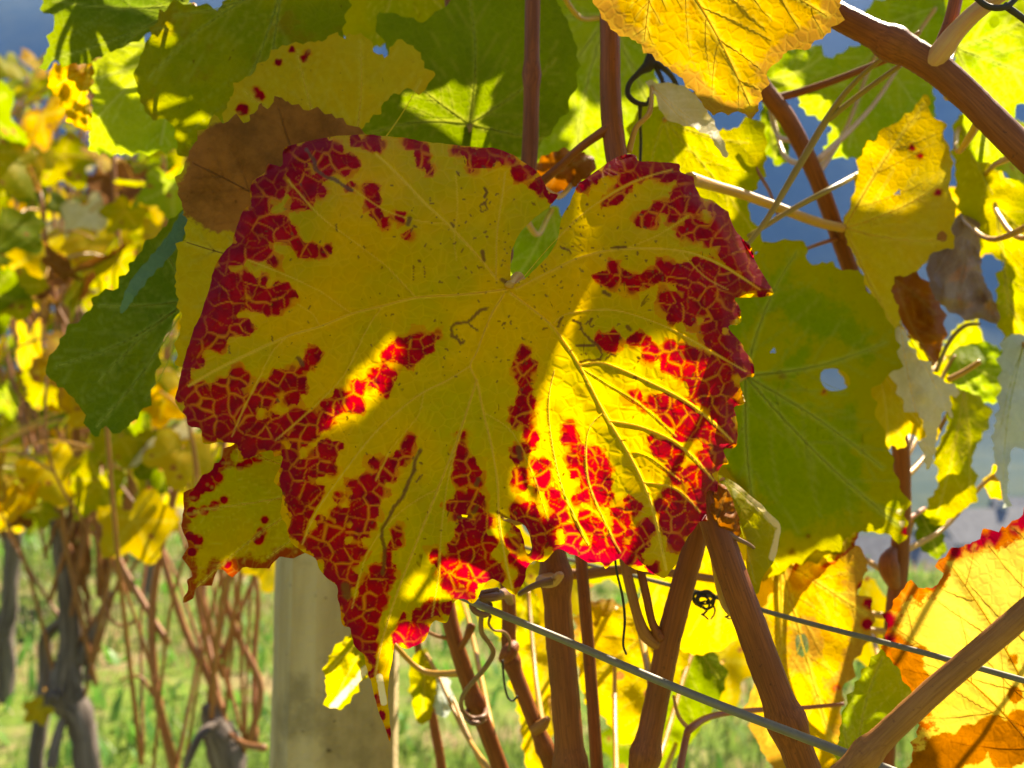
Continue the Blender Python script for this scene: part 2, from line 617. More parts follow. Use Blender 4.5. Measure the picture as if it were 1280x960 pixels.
def blade_grid(poly, holes, step):
    lo, hi = poly.min(0) - step, poly.max(0) + step
    nx, ny = int((hi[0] - lo[0]) / step) + 2, int((hi[1] - lo[1]) / (step * .866)) + 2
    gx, gy = np.meshgrid(np.arange(nx), np.arange(ny))
    X = lo[0] + (gx + .5 * (gy % 2)) * step
    Y = lo[1] + gy * step * .866
    pts = np.stack([X.ravel(), Y.ravel()], 1)
    ins = inside(pts, poly)
    rings = [poly] + [np.asarray(h, float) for h in holes]
    for h in rings[1:]:
        ins &= ~inside(pts, h)
    idx = np.arange(nx * ny).reshape(ny, nx)
    tris = []
    for j in range(ny - 1):
        a, b, c, d = idx[j, :-1], idx[j, 1:], idx[j + 1, :-1], idx[j + 1, 1:]
        if j % 2 == 0:
            tris += [np.stack([a, b, c], 1), np.stack([b, d, c], 1)]
        else:
            tris += [np.stack([a, b, d], 1), np.stack([a, d, c], 1)]
    tris = np.concatenate(tris)
    keep = ins[tris].any(1)
    tris = tris[keep]
    used = np.unique(tris)
    rem = np.full(nx * ny, -1)
    rem[used] = np.arange(len(used))
    tris = rem[tris]
    pts, ins = pts[used], ins[used]
    A = np.concatenate(rings)
    B = np.concatenate([np.roll(q, -1, 0) for q in rings])
    ed, near = seg_dist(pts, A, B)
    pts[~ins] = near[~ins]
    ed[~ins] = 0
    # drop collapsed faces
    e1, e2 = pts[tris[:, 1]] - pts[tris[:, 0]], pts[tris[:, 2]] - pts[tris[:, 0]]
    ar = np.abs(e1[:, 0] * e2[:, 1] - e1[:, 1] * e2[:, 0])
    tris = tris[ar > 1e-4]
    return pts, tris, ed


def circle_field(pts, circ, soft=3.0):
    f = np.zeros(len(pts))
    for x, y, r in circ:
        d = np.hypot(pts[:, 0] - x, pts[:, 1] - y)
        m = d < r + 2 * soft
        f[m] = np.maximum(f[m], smooth(r + soft, r - soft * .6, d[m]))
    return f


def build_leaf(name, parent, poly, dfun, mat, veins=(), step=4.0, holes=(), red=None, patch=None, dark=None, pale=None,
               edge_px=60.0, vein_px=2.2, line=None, relief=.0006, scale_d=.4, label=None, vein_mesh=True, vein_mat=None, vein_r=.0006):
    pts, tris, ed = blade_grid(np.asarray(poly, float), holes, step)
    n = len(pts)
    vfield = np.zeros(n)
    for pl, w in veins:
        d, _ = seg_dist(pts, pl[:-1], pl[1:])
        vfield = np.maximum(vfield, (w ** .5) * smooth(vein_px * (w ** .5) * 1.5, vein_px * (w ** .5) * .3, d))
    get = lambda v: np.zeros(n) if v is None else (v(pts) if callable(v) else v)
    D = dfun(pts) + relief * vfield
    V = PA(pts, D)
    mpx = K * scale_d
    coord = np.stack([pts[:, 0] * mpx, pts[:, 1] * mpx, np.full(n, seed_of(name))], 1)
    at = {'vein': vfield, 'edge': np.clip(ed / edge_px, 0, 1), 'red': get(red), 'line': get(line), 'patch': get(patch), 'dark': get(dark),
          'pale': get(pale), 'coord': coord}
    o = new_mesh_object('leaf', V, tris, mat, parent, at)
    if label:
        o['label'] = label
    if vein_mesh and veins:
        VV, FF, TT = [], [], []
        off = 0
        for pl, w in veins:
            q = catmull(pl, 4)
            rr = np.linspace(1, .35, len(q)) * vein_r * (w ** .8)
            dd = dfun(q) + rr * .9 + relief * .6           # the ribs stand out on the side turned to the sun
            v, f, t = tube_data(PA(q, dd), rr, 6, 0, 0)
            VV.append(v)
            TT.append(t)
            FF += [tuple(i + off for i in ff) for ff in quads_to_tris(f)]
            off += len(v)
        new_mesh_object('vein_network', np.concatenate(VV), FF, vein_mat or M['vein'], o, {'tuv': np.concatenate(TT)})
    return o


_seeds = {}


def seed_of(name):
    return _seeds.setdefault(name, len(_seeds) * 1.37)


def vein_material(name, c1, c2):
    b = NB(name)
    pr = b.n('ShaderNodeBsdfPrincipled')
    co = b.attr('tuv').outputs['Vector']
    col = b.mix(b.noise(co, 200), c1, c2)
    b.l(col, pr.inputs['Base Color'])
    b.put(pr.inputs['Roughness'], .6)
    pr.inputs['Specular IOR Level'].default_value = .15
    tr = b.n('ShaderNodeBsdfTranslucent')
    b.l(col, tr.inputs['Color'])
    mx = b.n('ShaderNodeMixShader')
    mx.inputs[0].default_value = .85
    b.l(pr.outputs[0], mx.inputs[1])
    b.l(tr.outputs[0], mx.inputs[2])
    b.l(mx.outputs[0], b.out.inputs['Surface'])
    return b.m


M['vein'] = vein_material('vein_pale_yellow', (.92, .74, .16), (.86, .66, .10))
M['vein_green'] = vein_material('vein_pale_green', (.60, .64, .16), (.52, .56, .10))
M['vein_brown'] = vein_material('vein_brown', (.42, .22, .08), (.36, .18, .06))


def petiole(parent_leaf, a, b, r, mat, sag=.012, seed=0):
    a, b = np.asarray(a, float), np.asarray(b, float)
    m = (a + b) * .5 + np.array([0, .010, -sag])
    return tube('petiole', [a, a * .7 + m * .3 + [0, .004, 0], m, b], [r * .9, r * .85, r * .9, r * 1.3], mat, parent_leaf, 8, 6, .02, seed)


def grape_outline(seed=0, tooth=.11, amp=.055):
    """one five-lobed vine leaf about 2 units wide with the petiole sinus at the top"""
    r = np.random.default_rng(seed)
    pts = []
    lobes = [(-90, 1.05, 30), (-28, .98, 30), (-152, .98, 30), (35, .78, 30), (145, .78, 30)]
    for a in np.arange(-265, 85, 5.0):
        rad = .60
        for la, lr, lw in lobes:
            d = (a - la + 180) % 360 - 180
            rad = max(rad, .60 + (lr * r.uniform(.99, 1.01) - .60) * math.exp(-(d / lw * 1.25) ** 2))
        d = abs((a - 90 + 180) % 360 - 180)
        rad *= smooth(4, 42, np.array(d)) * .94 + .06
        pts.append((rad * math.cos(math.radians(a)), -rad * math.sin(math.radians(a))))
    return serrate(np.array(pts), tooth, amp, seed, 3)


# ------------------------------------------------------------------ terrain: vineyard floor, valley, mountain
def terrain_height(x, y):
    """flat vineyard bench, a drop into the valley, then the mountain"""
    edge = 5.5 + 8.5 * smooth(1.0, -4.0, x)                # the bench is narrower towards the valley side
    h = -28 * np.clip((y - edge) / 75, 0, 1) ** .9 * (1 - .0 * x)
    ridge = 325 + 13 * np.sin(x / 130 + 1.0) + 7 * np.sin(x / 48 + .3) + .03 * x
    h = h + (ridge + 28) * smooth(430, 850, y)
    return h


def build_ground():
    xs = np.concatenate([-np.geomspace(2600, 3, 46), np.linspace(-2.6, 2.6, 14), np.geomspace(3, 2600, 46)])
    ys = np.concatenate([-np.geomspace(60, 1, 10), np.linspace(0, 14, 36), np.geomspace(15, 1500, 110)])
    X, Y = np.meshgrid(xs, ys)
    p = np.stack([X.ravel(), Y.ravel()], 1)
    z = terrain_height(p[:, 0], p[:, 1])
    z += vnoise(p, .9, 3) * .02 * (p[:, 1] < 30) + vnoise(p, 60, 5) * 7 * smooth(380, 600, p[:, 1]) + vnoise(p, 22, 6) * 3 * smooth(380, 600, p[:, 1])
    nx = len(xs)
    idx = np.arange(len(p)).reshape(len(ys), nx)
    F = np.concatenate([np.stack([idx[:-1, :-1].ravel(), idx[:-1, 1:].ravel(), idx[1:, 1:].ravel()], 1),
                        np.stack([idx[:-1, :-1].ravel(), idx[1:, 1:].ravel(), idx[1:, :-1].ravel()], 1)])
    b = NB('ground_grass_to_forest')
    geo = b.n('ShaderNodeNewGeometry').outputs['Position']
    sx = b.n('ShaderNodeSeparateXYZ')
    b.l(geo, sx.inputs[0])
    n1 = b.noise(geo, 1.7, 6, .65)
    n2 = b.noise(geo, 9, 5, .7)
    near = b.mix(b.ramp(n2, .35, .65), (.06, .12, .014), (.14, .19, .03))
    near = b.mix(b.ramp(n1, .46, .62), near, (.24, .18, .09))
    far = b.mix(b.ramp(b.noise(geo, .05, 6, .7), .4, .6), (.022, .042, .022), (.045, .06, .026))
    col = b.mix(b.ramp(sx.outputs['Y'], 25, 120), near, far)
    pr = b.n('ShaderNodeBsdfPrincipled')
    b.l(col, pr.inputs['Base Color'])
    b.put(pr.inputs['Roughness'], .95)
    pr.inputs['Specular IOR Level'].default_value = .1
    b.l(b.bump(n2, .6, .03), pr.inputs['Normal'])
    b.l(pr.outputs[0], b.out.inputs['Surface'])
    o = new_mesh_object('ground', np.column_stack([p, z]), F, b.m)
    return tag(o, 'grassy vineyard floor falling to the valley and the wooded mountain', None, None, 'structure')


build_ground()


def grass_material(name, c1, c2):
    b = NB(name)
    co = b.attr('coord').outputs['Vector']
    col = b.mix(b.noise(co, 3.0, 2), c1, c2)
    pr = b.n('ShaderNodeBsdfPrincipled')
    b.l(col, pr.inputs['Base Color'])
    b.put(pr.inputs['Roughness'], .45)
    tr = b.n('ShaderNodeBsdfTranslucent')
    b.l(col, tr.inputs['Color'])
    mx = b.n('ShaderNodeMixShader')
    mx.inputs[0].default_value = .45
    b.l(pr.outputs[0], mx.inputs[1])
    b.l(tr.outputs[0], mx.inputs[2])
    b.l(mx.outputs[0], b.out.inputs['Surface'])
    return b.m


def scatter_blades(name, n, region, h, w, mat, label, clump, seed):
    r = np.random.default_rng(seed)
    x0, x1, y0, y1 = region
    y = y0 + (y1 - y0) * r.random(n) ** 1.5
    x = x0 + (x1 - x0) * r.random(n)
    x = x * (y / y1) ** .55
    p = np.stack([x, y], 1)
    keep = vnoise(p, clump, seed + 9) + r.uniform(-.5, .5, n) > -.05
    p = p[keep]
    n = len(p)
    a = r.uniform(0, 2 * math.pi, n)
    H = h * r.uniform(.4, 1.3, n)
    W = w * r.uniform(.6, 1.4, n)
    lean = r.uniform(.1, .9, n)[:, None] * np.stack([np.cos(a), np.sin(a)], 1) * H[:, None]
    side = np.stack([-np.sin(a), np.cos(a)], 1) * W[:, None] * .5
    z = terrain_height(p[:, 0], p[:, 1]) - .012
    v = [np.column_stack([p - side, z]), np.column_stack([p + side, z]),
         np.column_stack([p + lean * .4 + side * .9, z + H * .6]), np.column_stack([p + lean * .4 - side * .9, z + H * .6]),
         np.column_stack([p + lean, z + H])]
    V = np.stack(v, 1).reshape(-1, 3)
    i = np.arange(n)[:, None] * 5
    F = np.concatenate([i + [0, 1, 2], i + [0, 2, 3], i + [3, 2, 4]])
    co = np.repeat(np.column_stack([p, r.random(n) * 3]), 5, axis=0)
    return tag(new_mesh_object(name, V, F, mat, None, {'coord': co}), label, None, None, 'stuff')


scatter_blades('grass', 90000, (-6.5, 5.5, 1.7, 13), .075, .006, grass_material('grass_green', (.10, .20, .025), (.22, .29, .06)),
               'short green grass on the vineyard floor', .8, 1)
scatter_blades('dry_grass', 48000, (-6.5, 5.5, 1.7, 11), .05, .005, grass_material('grass_straw', (.34, .26, .12), (.26, .21, .07)),
               'pale dry grass and straw between the vines', 1.3, 2)
scatter_blades('weeds', 4500, (-5.5, 5.5, 2.0, 9), .08, .022, grass_material('weed_leaves', (.08, .24, .03), (.16, .34, .05)),
               'broad leaved weeds in the vineyard grass', .55, 3)


# ------------------------------------------------------------------ village houses in the valley
def house(px, py_eave, d, w, l, hwall, hroof, rot, wall, roof, label):
    base = P(px, py_eave, d)
    gz = float(terrain_height(np.array([base[0]]), np.array([base[1]]))[0])
    o = empty('house', (base[0], base[1], gz), label, 'house', 'village houses in the valley')
    o.rotation_euler = (0, 0, rot)
    bpy.context.view_layer.update()

    def box(x0, x1, y0, y1, z0, z1):
        v = [(x, y, z) for x in (x0, x1) for y in (y0, y1) for z in (z0, z1)]
        f = [(0, 1, 3, 2), (4, 6, 7, 5), (0, 4, 5, 1), (2, 3, 7, 6), (0, 2, 6, 4), (1, 5, 7, 3)]
        return v, f

    def part(name, v, f, m, parent):
        me = bpy.data.meshes.new(name)
        me.from_pydata(v, [], f)
        me.materials.append(m)
        q = bpy.data.objects.new(name, me)
        C.objects.link(q)
        q.parent = parent
        return q
    hw = base[2] - gz
    v, f = box(-w / 2, w / 2, -l / 2, l / 2, -3, hw)
    g = len(v)
    v += [(-w / 2 + .02, 0, hw + hroof - .3), (w / 2 - .02, 0, hw + hroof - .3)]
    f += [(1, 3, g), (5, g + 1, 7)]
    wl = part('wall', v, f, wall, o)
    e = .7
    rv = [(-w / 2 - e, -l / 2 - e, hw - .4), (w / 2 + e, -l / 2 - e, hw - .4), (-w / 2 - e, 0, hw + hroof), (w / 2 + e, 0, hw + hroof),
          (-w / 2 - e, l / 2 + e, hw - .4), (w / 2 + e, l / 2 + e, hw - .4)]
    rv += [(a, b_, c - .3) for a, b_, c in rv]
    part('roof', rv, [(0, 1, 3, 2), (2, 3, 5, 4), (6, 8, 9, 7), (8, 10, 11, 9), (0, 6, 7, 1), (4, 5, 11, 10), (0, 2, 8, 6), (2, 4, 10, 8), (1, 7, 9, 3), (3, 9, 11, 5)], roof, o)
    v, f = box(w * .2, w * .2 + .9, -.5, .5, hw + hroof * .5, hw + hroof + 1.2)
    part('chimney', v, f, wall, o)
    for k in range(3):
        for s in range(2):
            x = -w / 2 + w * (k + .5) / 3
            z = hw - 2.6 - 3 * s
            v, f = box(x - .55, x + .55, -l / 2 - .06, -l / 2 + .1, z, z + 1.5)
            part('window', v, f, M['window'], o)
    return o


M['window'] = simple('window_dark_glass', (.03, .04, .05), (.05, .06, .07), 2, .15, .5)
plaster = simple('plaster_pale', (.55, .50, .44), (.45, .41, .36), .6)
plaster2 = simple('plaster_ochre', (.55, .38, .18), (.46, .32, .16), .6)
slate = simple('roof_grey_stone', (.17, .17, .18), (.10, .10, .11), 1.2)
tile_red = simple('roof_red_brown', (.20, .10, .075), (.14, .07, .05), 1.2)
house(1228, 668, 150, 14, 9, 6, 3.6, .25, plaster, slate, 'pale house with grey stone roof beside the hanging yellow leaf')
house(1120, 705, 125, 11, 9, 6, 3.2, -.35, plaster2, slate, 'ochre house with grey roof behind the swollen cane node')
house(1088, 752, 112, 12, 9, 5, 3.0, .5, plaster, tile_red, 'pale house with red brown roof low in the valley')
house(1300, 650, 175, 13, 10, 7, 3.6, -.2, plaster, slate, 'pale house with grey roof at the far end of the village')

# ------------------------------------------------------------------ concrete vineyard post
def build_post():
    b = NB('concrete_weathered')
    geo = b.n('ShaderNodeTexCoord').outputs['Object']
    n1 = b.noise(geo, 22, 6, .65)
    n2 = b.noise(b.scalevec(geo, (1, 1, .12)), 40, 4)
    n3 = b.noise(geo, 260, 2)
    col = b.mix(b.ramp(n2, .35, .65), (.56, .44, .25), (.38, .28, .14))
    col = b.mix(b.ramp(n1, .5, .7, 0, .6), col, (.15, .115, .055))
    col = b.mix(b.ramp(n3, .70, .76, 0, .8), col, (.09, .06, .035))
    pr = b.n('ShaderNodeBsdfPrincipled')
    b.l(col, pr.inputs['Base Color'])
    b.put(pr.inputs['Roughness'], .9)
    pr.inputs['Specular IOR Level'].default_value = .15
    b.l(b.bump(b.math('ADD', n1, n3), .5, .002), pr.inputs['Normal'])
    b.l(pr.outputs[0], b.out.inputs['Surface'])
    d = .58
    c = P(418, 960, d)
    zt = P(0, 330, d)[2]
    hw0, hw1 = .041, .031
    bevel = .017
    V, F = [], []
    zs = np.linspace(-.25, zt, 40)
    r = np.random.default_rng(4)
    for z in zs:
        f = (z + .25) / (zt + .25)
        h = hw0 + (hw1 - hw0) * f
        ring = []
        for sx, sy in ((-1, -1), (1, -1), (1, 1), (-1, 1)):
            pts = [(sx * (h - bevel), sy * h), (sx * (h - bevel * .3), sy * (h - bevel * .3)), (sx * h, sy * (h - bevel))]
            if sx * sy < 0:
                pts = pts[::-1]
            ring += pts if sx * sy > 0 else pts
        ring = sorted(ring, key=lambda q: math.atan2(q[1], q[0]))
        V += [(q[0] + r.normal(0, .0004), q[1] + r.normal(0, .0004), z) for q in ring]
    k = 12
    for i in range(len(zs) - 1):
        for j in range(k):
            a, b2 = i * k + j, i * k + (j + 1) % k
            F += [(a, b2, b2 + k), (a, b2 + k, a + k)]
    t = len(V)
    V.append((0, 0, zt + .002))
    for j in range(k):
        F.append(((len(zs) - 1) * k + j, (len(zs) - 1) * k + (j + 1) % k, t))
    o = new_mesh_object('concrete_post', V, F, b.m, None, None, False)
    o.location = (c[0] - .020, d + .03, 0)
    o.rotation_euler = (0, math.radians(1.2), math.radians(18))
    tag(o, 'weathered grey concrete vineyard post behind the tip of the big red leaf', 'post')


build_post()

# ------------------------------------------------------------------ the shoots of the foreground vine
VINE = 'shoots of the vine in front'


def shoot(label, base):
    return empty('vine_shoot', tuple(base), label, 'vine shoot', VINE)


CANES = {}


def make_shoot(key, label, pp, mat='cane', every=230, seed=0, sides=14):
    q = pp[0]
    e = shoot(label, P(*q[:3]))
    o, line = cane('cane', pp, M[mat], e, every, seed, sides)
    CANES[key] = (e, line, o)
    return e


# each cane: (px, py, distance, width px) from its foot up
make_shoot('main', 'brown cane behind the large crimson mottled yellow leaf that it carries',
           [(735, 1500, .40, 40), (722, 1150, .395, 39), (714, 960, .39, 37), (700, 800, .39, 36), (690, 690, .39, 34), (655, 560, .392, 31), (616, 430, .395, 28), (624, 325, .397, 25), (648, 255, .399, 22), (661, 205, .40, 21), (666, 0, .41, 19), (668, -160, .42, 17)], seed=3)
make_shoot('diag', 'thick reddish split cane crossing diagonally just behind the grey green wire',
           [(1190, 1500, .36, 46), (1085, 1200, .345, 44), (1004, 960, .335, 42), (945, 800, .335, 40), (893, 650, .338, 37), (830, 430, .36, 30), (771, 195, .38, 28), (762, 30, .385, 25), (757, -170, .40, 22)], seed=5, every=900)
make_shoot('corner', 'smooth brown cane with a swollen node forking into a pale pink shoot',
           [(1520, 420, .34, 44), (1280, 190, .355, 39), (1205, 115, .36, 37), (1160, 78, .362, 38), (1100, 46, .365, 35), (1045, 18, .37, 34), (900, -60, .38, 30), (760, -140, .39, 26)], seed=8, every=330)
make_shoot('back', 'thin brown cane standing before the blue mountain, with a swollen shiny node',
           [(1085, 1500, .52, 24), (1105, 1000, .52, 23), (1116, 790, .52, 22), (1124, 700, .52, 23), (1126, 560, .51, 21), (1098, 430, .50, 20), (1058, 325, .49, 20), (1020, 220, .48, 21), (985, 150, .475, 22), (955, 110, .47, 22), (900, 20, .47, 18), (860, -120, .48, 16)], seed=9, every=900)
make_shoot('fork', 'brown cane forking below the wire, beside the lower corner of the crimson leaf',
           [(700, 1500, .40, 40), (760, 1150, .39, 36), (803, 960, .38, 33), (820, 880, .38, 31), (836, 800, .378, 31), (856, 720, .376, 30), (876, 640, .374, 28), (890, 520, .375, 26), (880, 380, .38, 24), (850, 270, .39, 18)], seed=2, every=420)
make_shoot('centre', 'slim brown cane with bright right edge and knobbly nodes under the wire end',
           [(800, 1500, .46, 24), (740, 1120, .45, 22), (690, 960, .445, 20), (655, 870, .44, 19), (637, 815, .44, 19), (635, 745, .44, 18), (615, 600, .44, 17), (590, 380, .45, 16), (575, 150, .46, 14), (563, 15, .47, 12), (548, -140, .48, 10)], seed=4, every=120)
make_shoot('left', 'brown cane with a coiled tendril wound round it beside the post',
           [(760, 1500, .48, 26), (680, 1120, .47, 24), (625, 960, .46, 21), (592, 870, .455, 21), (566, 790, .45, 20), (545, 700, .45, 19), (470, 480, .45, 17), (390, 300, .455, 15), (330, 150, .46, 13), (310, 20, .47, 11), (290, -160, .48, 9)], seed=6, every=190)
make_shoot('bright', 'tan cane crossing in front of the glowing orange burnt leaf',
           [(880, 1130, .30, 34), (990, 1022, .285, 33), (1062, 960, .28, 32), (1165, 865, .275, 31), (1285, 762, .27, 30), (1420, 640, .27, 28)], 'cane_tan', seed=1, every=500)


def nearest(key, p):
    L = CANES[key][1]
    return L[np.argmin(np.linalg.norm(L - np.asarray(p), axis=1))]


def plane_depth(poly, d0, sx=0., sy=0., bulge=0., ripple=.0022, seed=0, curl=0.):
    """distance of a leaf from the camera: tilt across and down the blade, a dome, ripples, rolled-back edges"""
    poly = np.asarray(poly, float)
    c = (poly.min(0) + poly.max(0)) / 2
    half = np.maximum((poly.max(0) - poly.min(0)) / 2, 1)

    def f(p):
        u = (np.asarray(p, float) - c) / half
        r2 = (u ** 2).sum(1)
        d = d0 + sx * u[:, 0] + sy * u[:, 1] + bulge * r2
        sc = half.mean()
        d = d + ripple * (vnoise(p, sc * .55, seed) + .5 * vnoise(p, sc * .25, seed + 5))
        if curl:
            d = d + curl * np.clip(r2 - .55, 0, 2) ** 2
        return d
    return f


def simple_leaf(key, pts, d0, mat, origin=None, tips=(), label=None, sx=0., sy=0., bulge=.006, ripple=.003, tooth=None, amp=None, seed=0, red=None,
                patch=None, holes=(), pet=None, pet_mat='petiole_orange', pet_px=7, curl=.004, soft=4.0, pale=None, dark=None, step=None, nopet=False, vmat=None):
    e, line, co = CANES[key]
    pts = np.array(pts, float)
    size = (pts.max(0) - pts.min(0)).max()
    tooth = tooth or max(9, min(22, size * .085))
    amp = tooth * .30 if amp is None else amp
    poly = serrate(pts, tooth, amp, seed + 17) if amp else catmull(pts, 6, True)
    f = plane_depth(poly, d0, sx, sy, bulge, ripple, seed, curl)
    c = pts.mean(0)
    veins = []
    if origin is not None:
        veins = auto_veins(origin, tips, poly, seed)
    st = step or max(2.6, min(5, size / 55))
    asf = lambda v: (lambda p: circle_field(p, v, soft)) if v else None
    o = build_leaf(label or str(pts[0]), e, poly, f, M[mat], veins, st, [catmull(h, 4, True) for h in holes], asf(red), asf(patch), asf(dark), asf(pale),
                   edge_px=size * .30, vein_px=max(1.6, size * .009), scale_d=d0, label=label, vein_mat=M[vmat or ('vein_green' if 'green' in mat or mat == 'silver' else 'vein_brown' if mat in ('brown', 'brown_grey', 'rust') else 'vein')], vein_r=.00026 * min(1.3, max(.4, size / 260)))
    if not nopet:
        og = np.array(origin if origin is not None else c, float)
        a = PA(og[None], f(og[None]))[0] + [0, .0008, 0]
        if pet is not None:
            q = [tuple(a)] + [tuple(P(x, y, z)) for x, y, z in pet]
            w = pet_px * K * d0 * .5
            tube('petiole', q, [w * .9] + [w] * (len(q) - 2) + [w * 1.2], M[pet_mat], o, 8, 8, .02, seed)
        else:
            petiole(o, a, nearest(key, a + [0, 0, -.03]), .0013, M[pet_mat], .010, seed)
    return o


# ------------------------------------------------------------------ the big crimson mottled leaf
MAIN = np.array([(640, 354), (638, 335), (639, 315), (645, 300), (655, 285), (665, 275), (678, 265), (690, 255), (698, 244), (686, 240), (680, 228), (672, 215), (655, 203), (640, 193),
    (622, 186), (600, 184), (575, 182), (550, 179), (525, 176), (505, 172), (480, 170), (460, 168), (440, 169), (420, 170), (400, 173), (385, 176), (370, 180), (356, 184),
    (353, 193), (353, 207), (345, 207), (335, 205), (332, 215), (325, 220), (316, 226), (312, 240), (314, 256), (306, 260), (301, 270), (297, 282), (292, 295), (290, 305), (280, 315),
    (270, 330), (265, 345), (262, 360), (255, 380), (250, 395), (243, 410), (236, 430), (230, 450), (225, 470), (221, 490), (219, 500), (225, 512), (233, 520), (235, 532), (251, 536),
    (252, 547), (256, 555), (275, 553), (288, 554), (297, 556), (298, 576), (315, 571), (328, 565), (341, 563), (343, 571), (353, 569), (350, 585), (342, 602), (353, 612), (352, 630),
    (351, 645), (358, 655), (360, 670), (368, 682), (380, 690), (394, 698), (399, 712), (408, 722), (421, 732), (422, 745), (425, 760), (428, 781), (438, 785), (440, 795), (443, 808),
    (452, 815), (455, 820), (458, 835), (461, 847), (464, 851), (467, 866), (471, 882), (476, 897), (482, 912), (488, 928), (488, 910), (486, 890), (485, 870), (486, 850), (489, 832),
    (492, 814), (494, 802), (500, 808), (508, 811), (516, 808), (528, 803), (535, 793), (538, 783), (545, 776), (558, 779), (563, 765), (568, 752), (580, 748), (591, 754), (598, 745),
    (601, 737), (608, 728), (618, 724), (628, 732), (637, 740), (645, 743), (650, 735), (656, 725), (658, 711), (666, 701), (680, 702), (694, 688), (703, 687), (712, 693), (722, 695),
    (735, 703), (752, 703), (757, 711), (765, 703), (775, 699), (786, 708), (796, 712), (806, 715), (817, 717), (831, 723), (838, 713), (845, 705), (850, 690), (858, 675), (868, 660),
    (875, 652), (885, 651), (883, 640), (884, 614), (896, 615), (897, 600), (898, 588), (904, 580), (910, 579), (906, 567), (905, 561), (915, 561), (921, 556), (922, 545), (922, 530),
    (920, 520), (918, 508), (932, 504), (928, 490), (925, 474), (940, 471), (943, 463), (940, 450), (930, 437), (928, 430), (910, 408), (925, 405), (927, 395), (922, 380), (916, 373),
    (935, 372), (958, 371), (967, 366), (955, 345), (943, 325), (940, 310), (925, 295), (915, 280), (910, 265), (899, 257), (890, 250), (877, 247), (873, 240), (868, 230), (866, 221),
    (850, 215), (849, 205), (830, 203), (815, 202), (797, 201), (795, 194), (780, 193), (765, 200), (745, 215), (725, 228), (718, 240), (712, 255), (703, 270), (699, 290), (697, 300),
    (688, 315), (675, 330), (660, 345), (648, 353)], float)
MAIN_HOLES = [
    [(622, 640), (630, 647), (641, 650), (650, 653), (657, 658), (662, 668), (665, 684), (662, 694), (657, 690), (655, 676), (650, 662), (640, 654), (630, 651), (623, 644)],
    [(575, 643), (585, 644), (586, 647), (576, 646)],
]
CTRL = np.array([(635, 360, .3045), (500, 380, .303), (400, 400, .306), (300, 400, .314), (222, 490, .328), (265, 330, .326), (356, 190, .329), (450, 172, .331), (550, 182, .328),
    (660, 207, .324), (640, 300, .311), (500, 270, .305), (400, 270, .309), (705, 300, .313), (765, 205, .326), (850, 215, .326), (800, 300, .308), (900, 300, .318), (960, 368, .330),
    (935, 455, .325), (920, 540, .324), (885, 640, .322), (800, 450, .301), (850, 420, .306), (750, 550, .296), (830, 715, .300), (700, 690, .296), (600, 500, .301), (600, 650, .299),
    (640, 740, .304), (450, 600, .299), (350, 590, .309), (405, 715, .307), (465, 845, .312), (492, 950, .320), (498, 790, .3055), (560, 770, .3085), (540, 720, .299), (497, 700, .2955), (510, 600, .2955)])


def tps(ctrl, lam=1e-4):
    x = ctrl[:, :2] / 300
    n = len(x)
    U = lambda r2: np.where(r2 > 0, .5 * r2 * np.log(r2 + 1e-12), 0)
    Km = U(((x[:, None] - x[None]) ** 2).sum(2)) + lam * np.eye(n)
    Pm = np.column_stack([np.ones(n), x])
    A = np.block([[Km, Pm], [Pm.T, np.zeros((3, 3))]])
    w = np.linalg.solve(A, np.concatenate([ctrl[:, 2], np.zeros(3)]))

    def f(p):
        q = np.asarray(p, float) / 300
        out = np.empty(len(q))
        for i in range(0, len(q), 20000):
            b = q[i:i + 20000]
            out[i:i + 20000] = U(((b[:, None] - x[None]) ** 2).sum(2)) @ w[:n] + w[n] + b @ w[n + 1:]
        return out
    return f


main_tps = tps(CTRL, 3e-4)


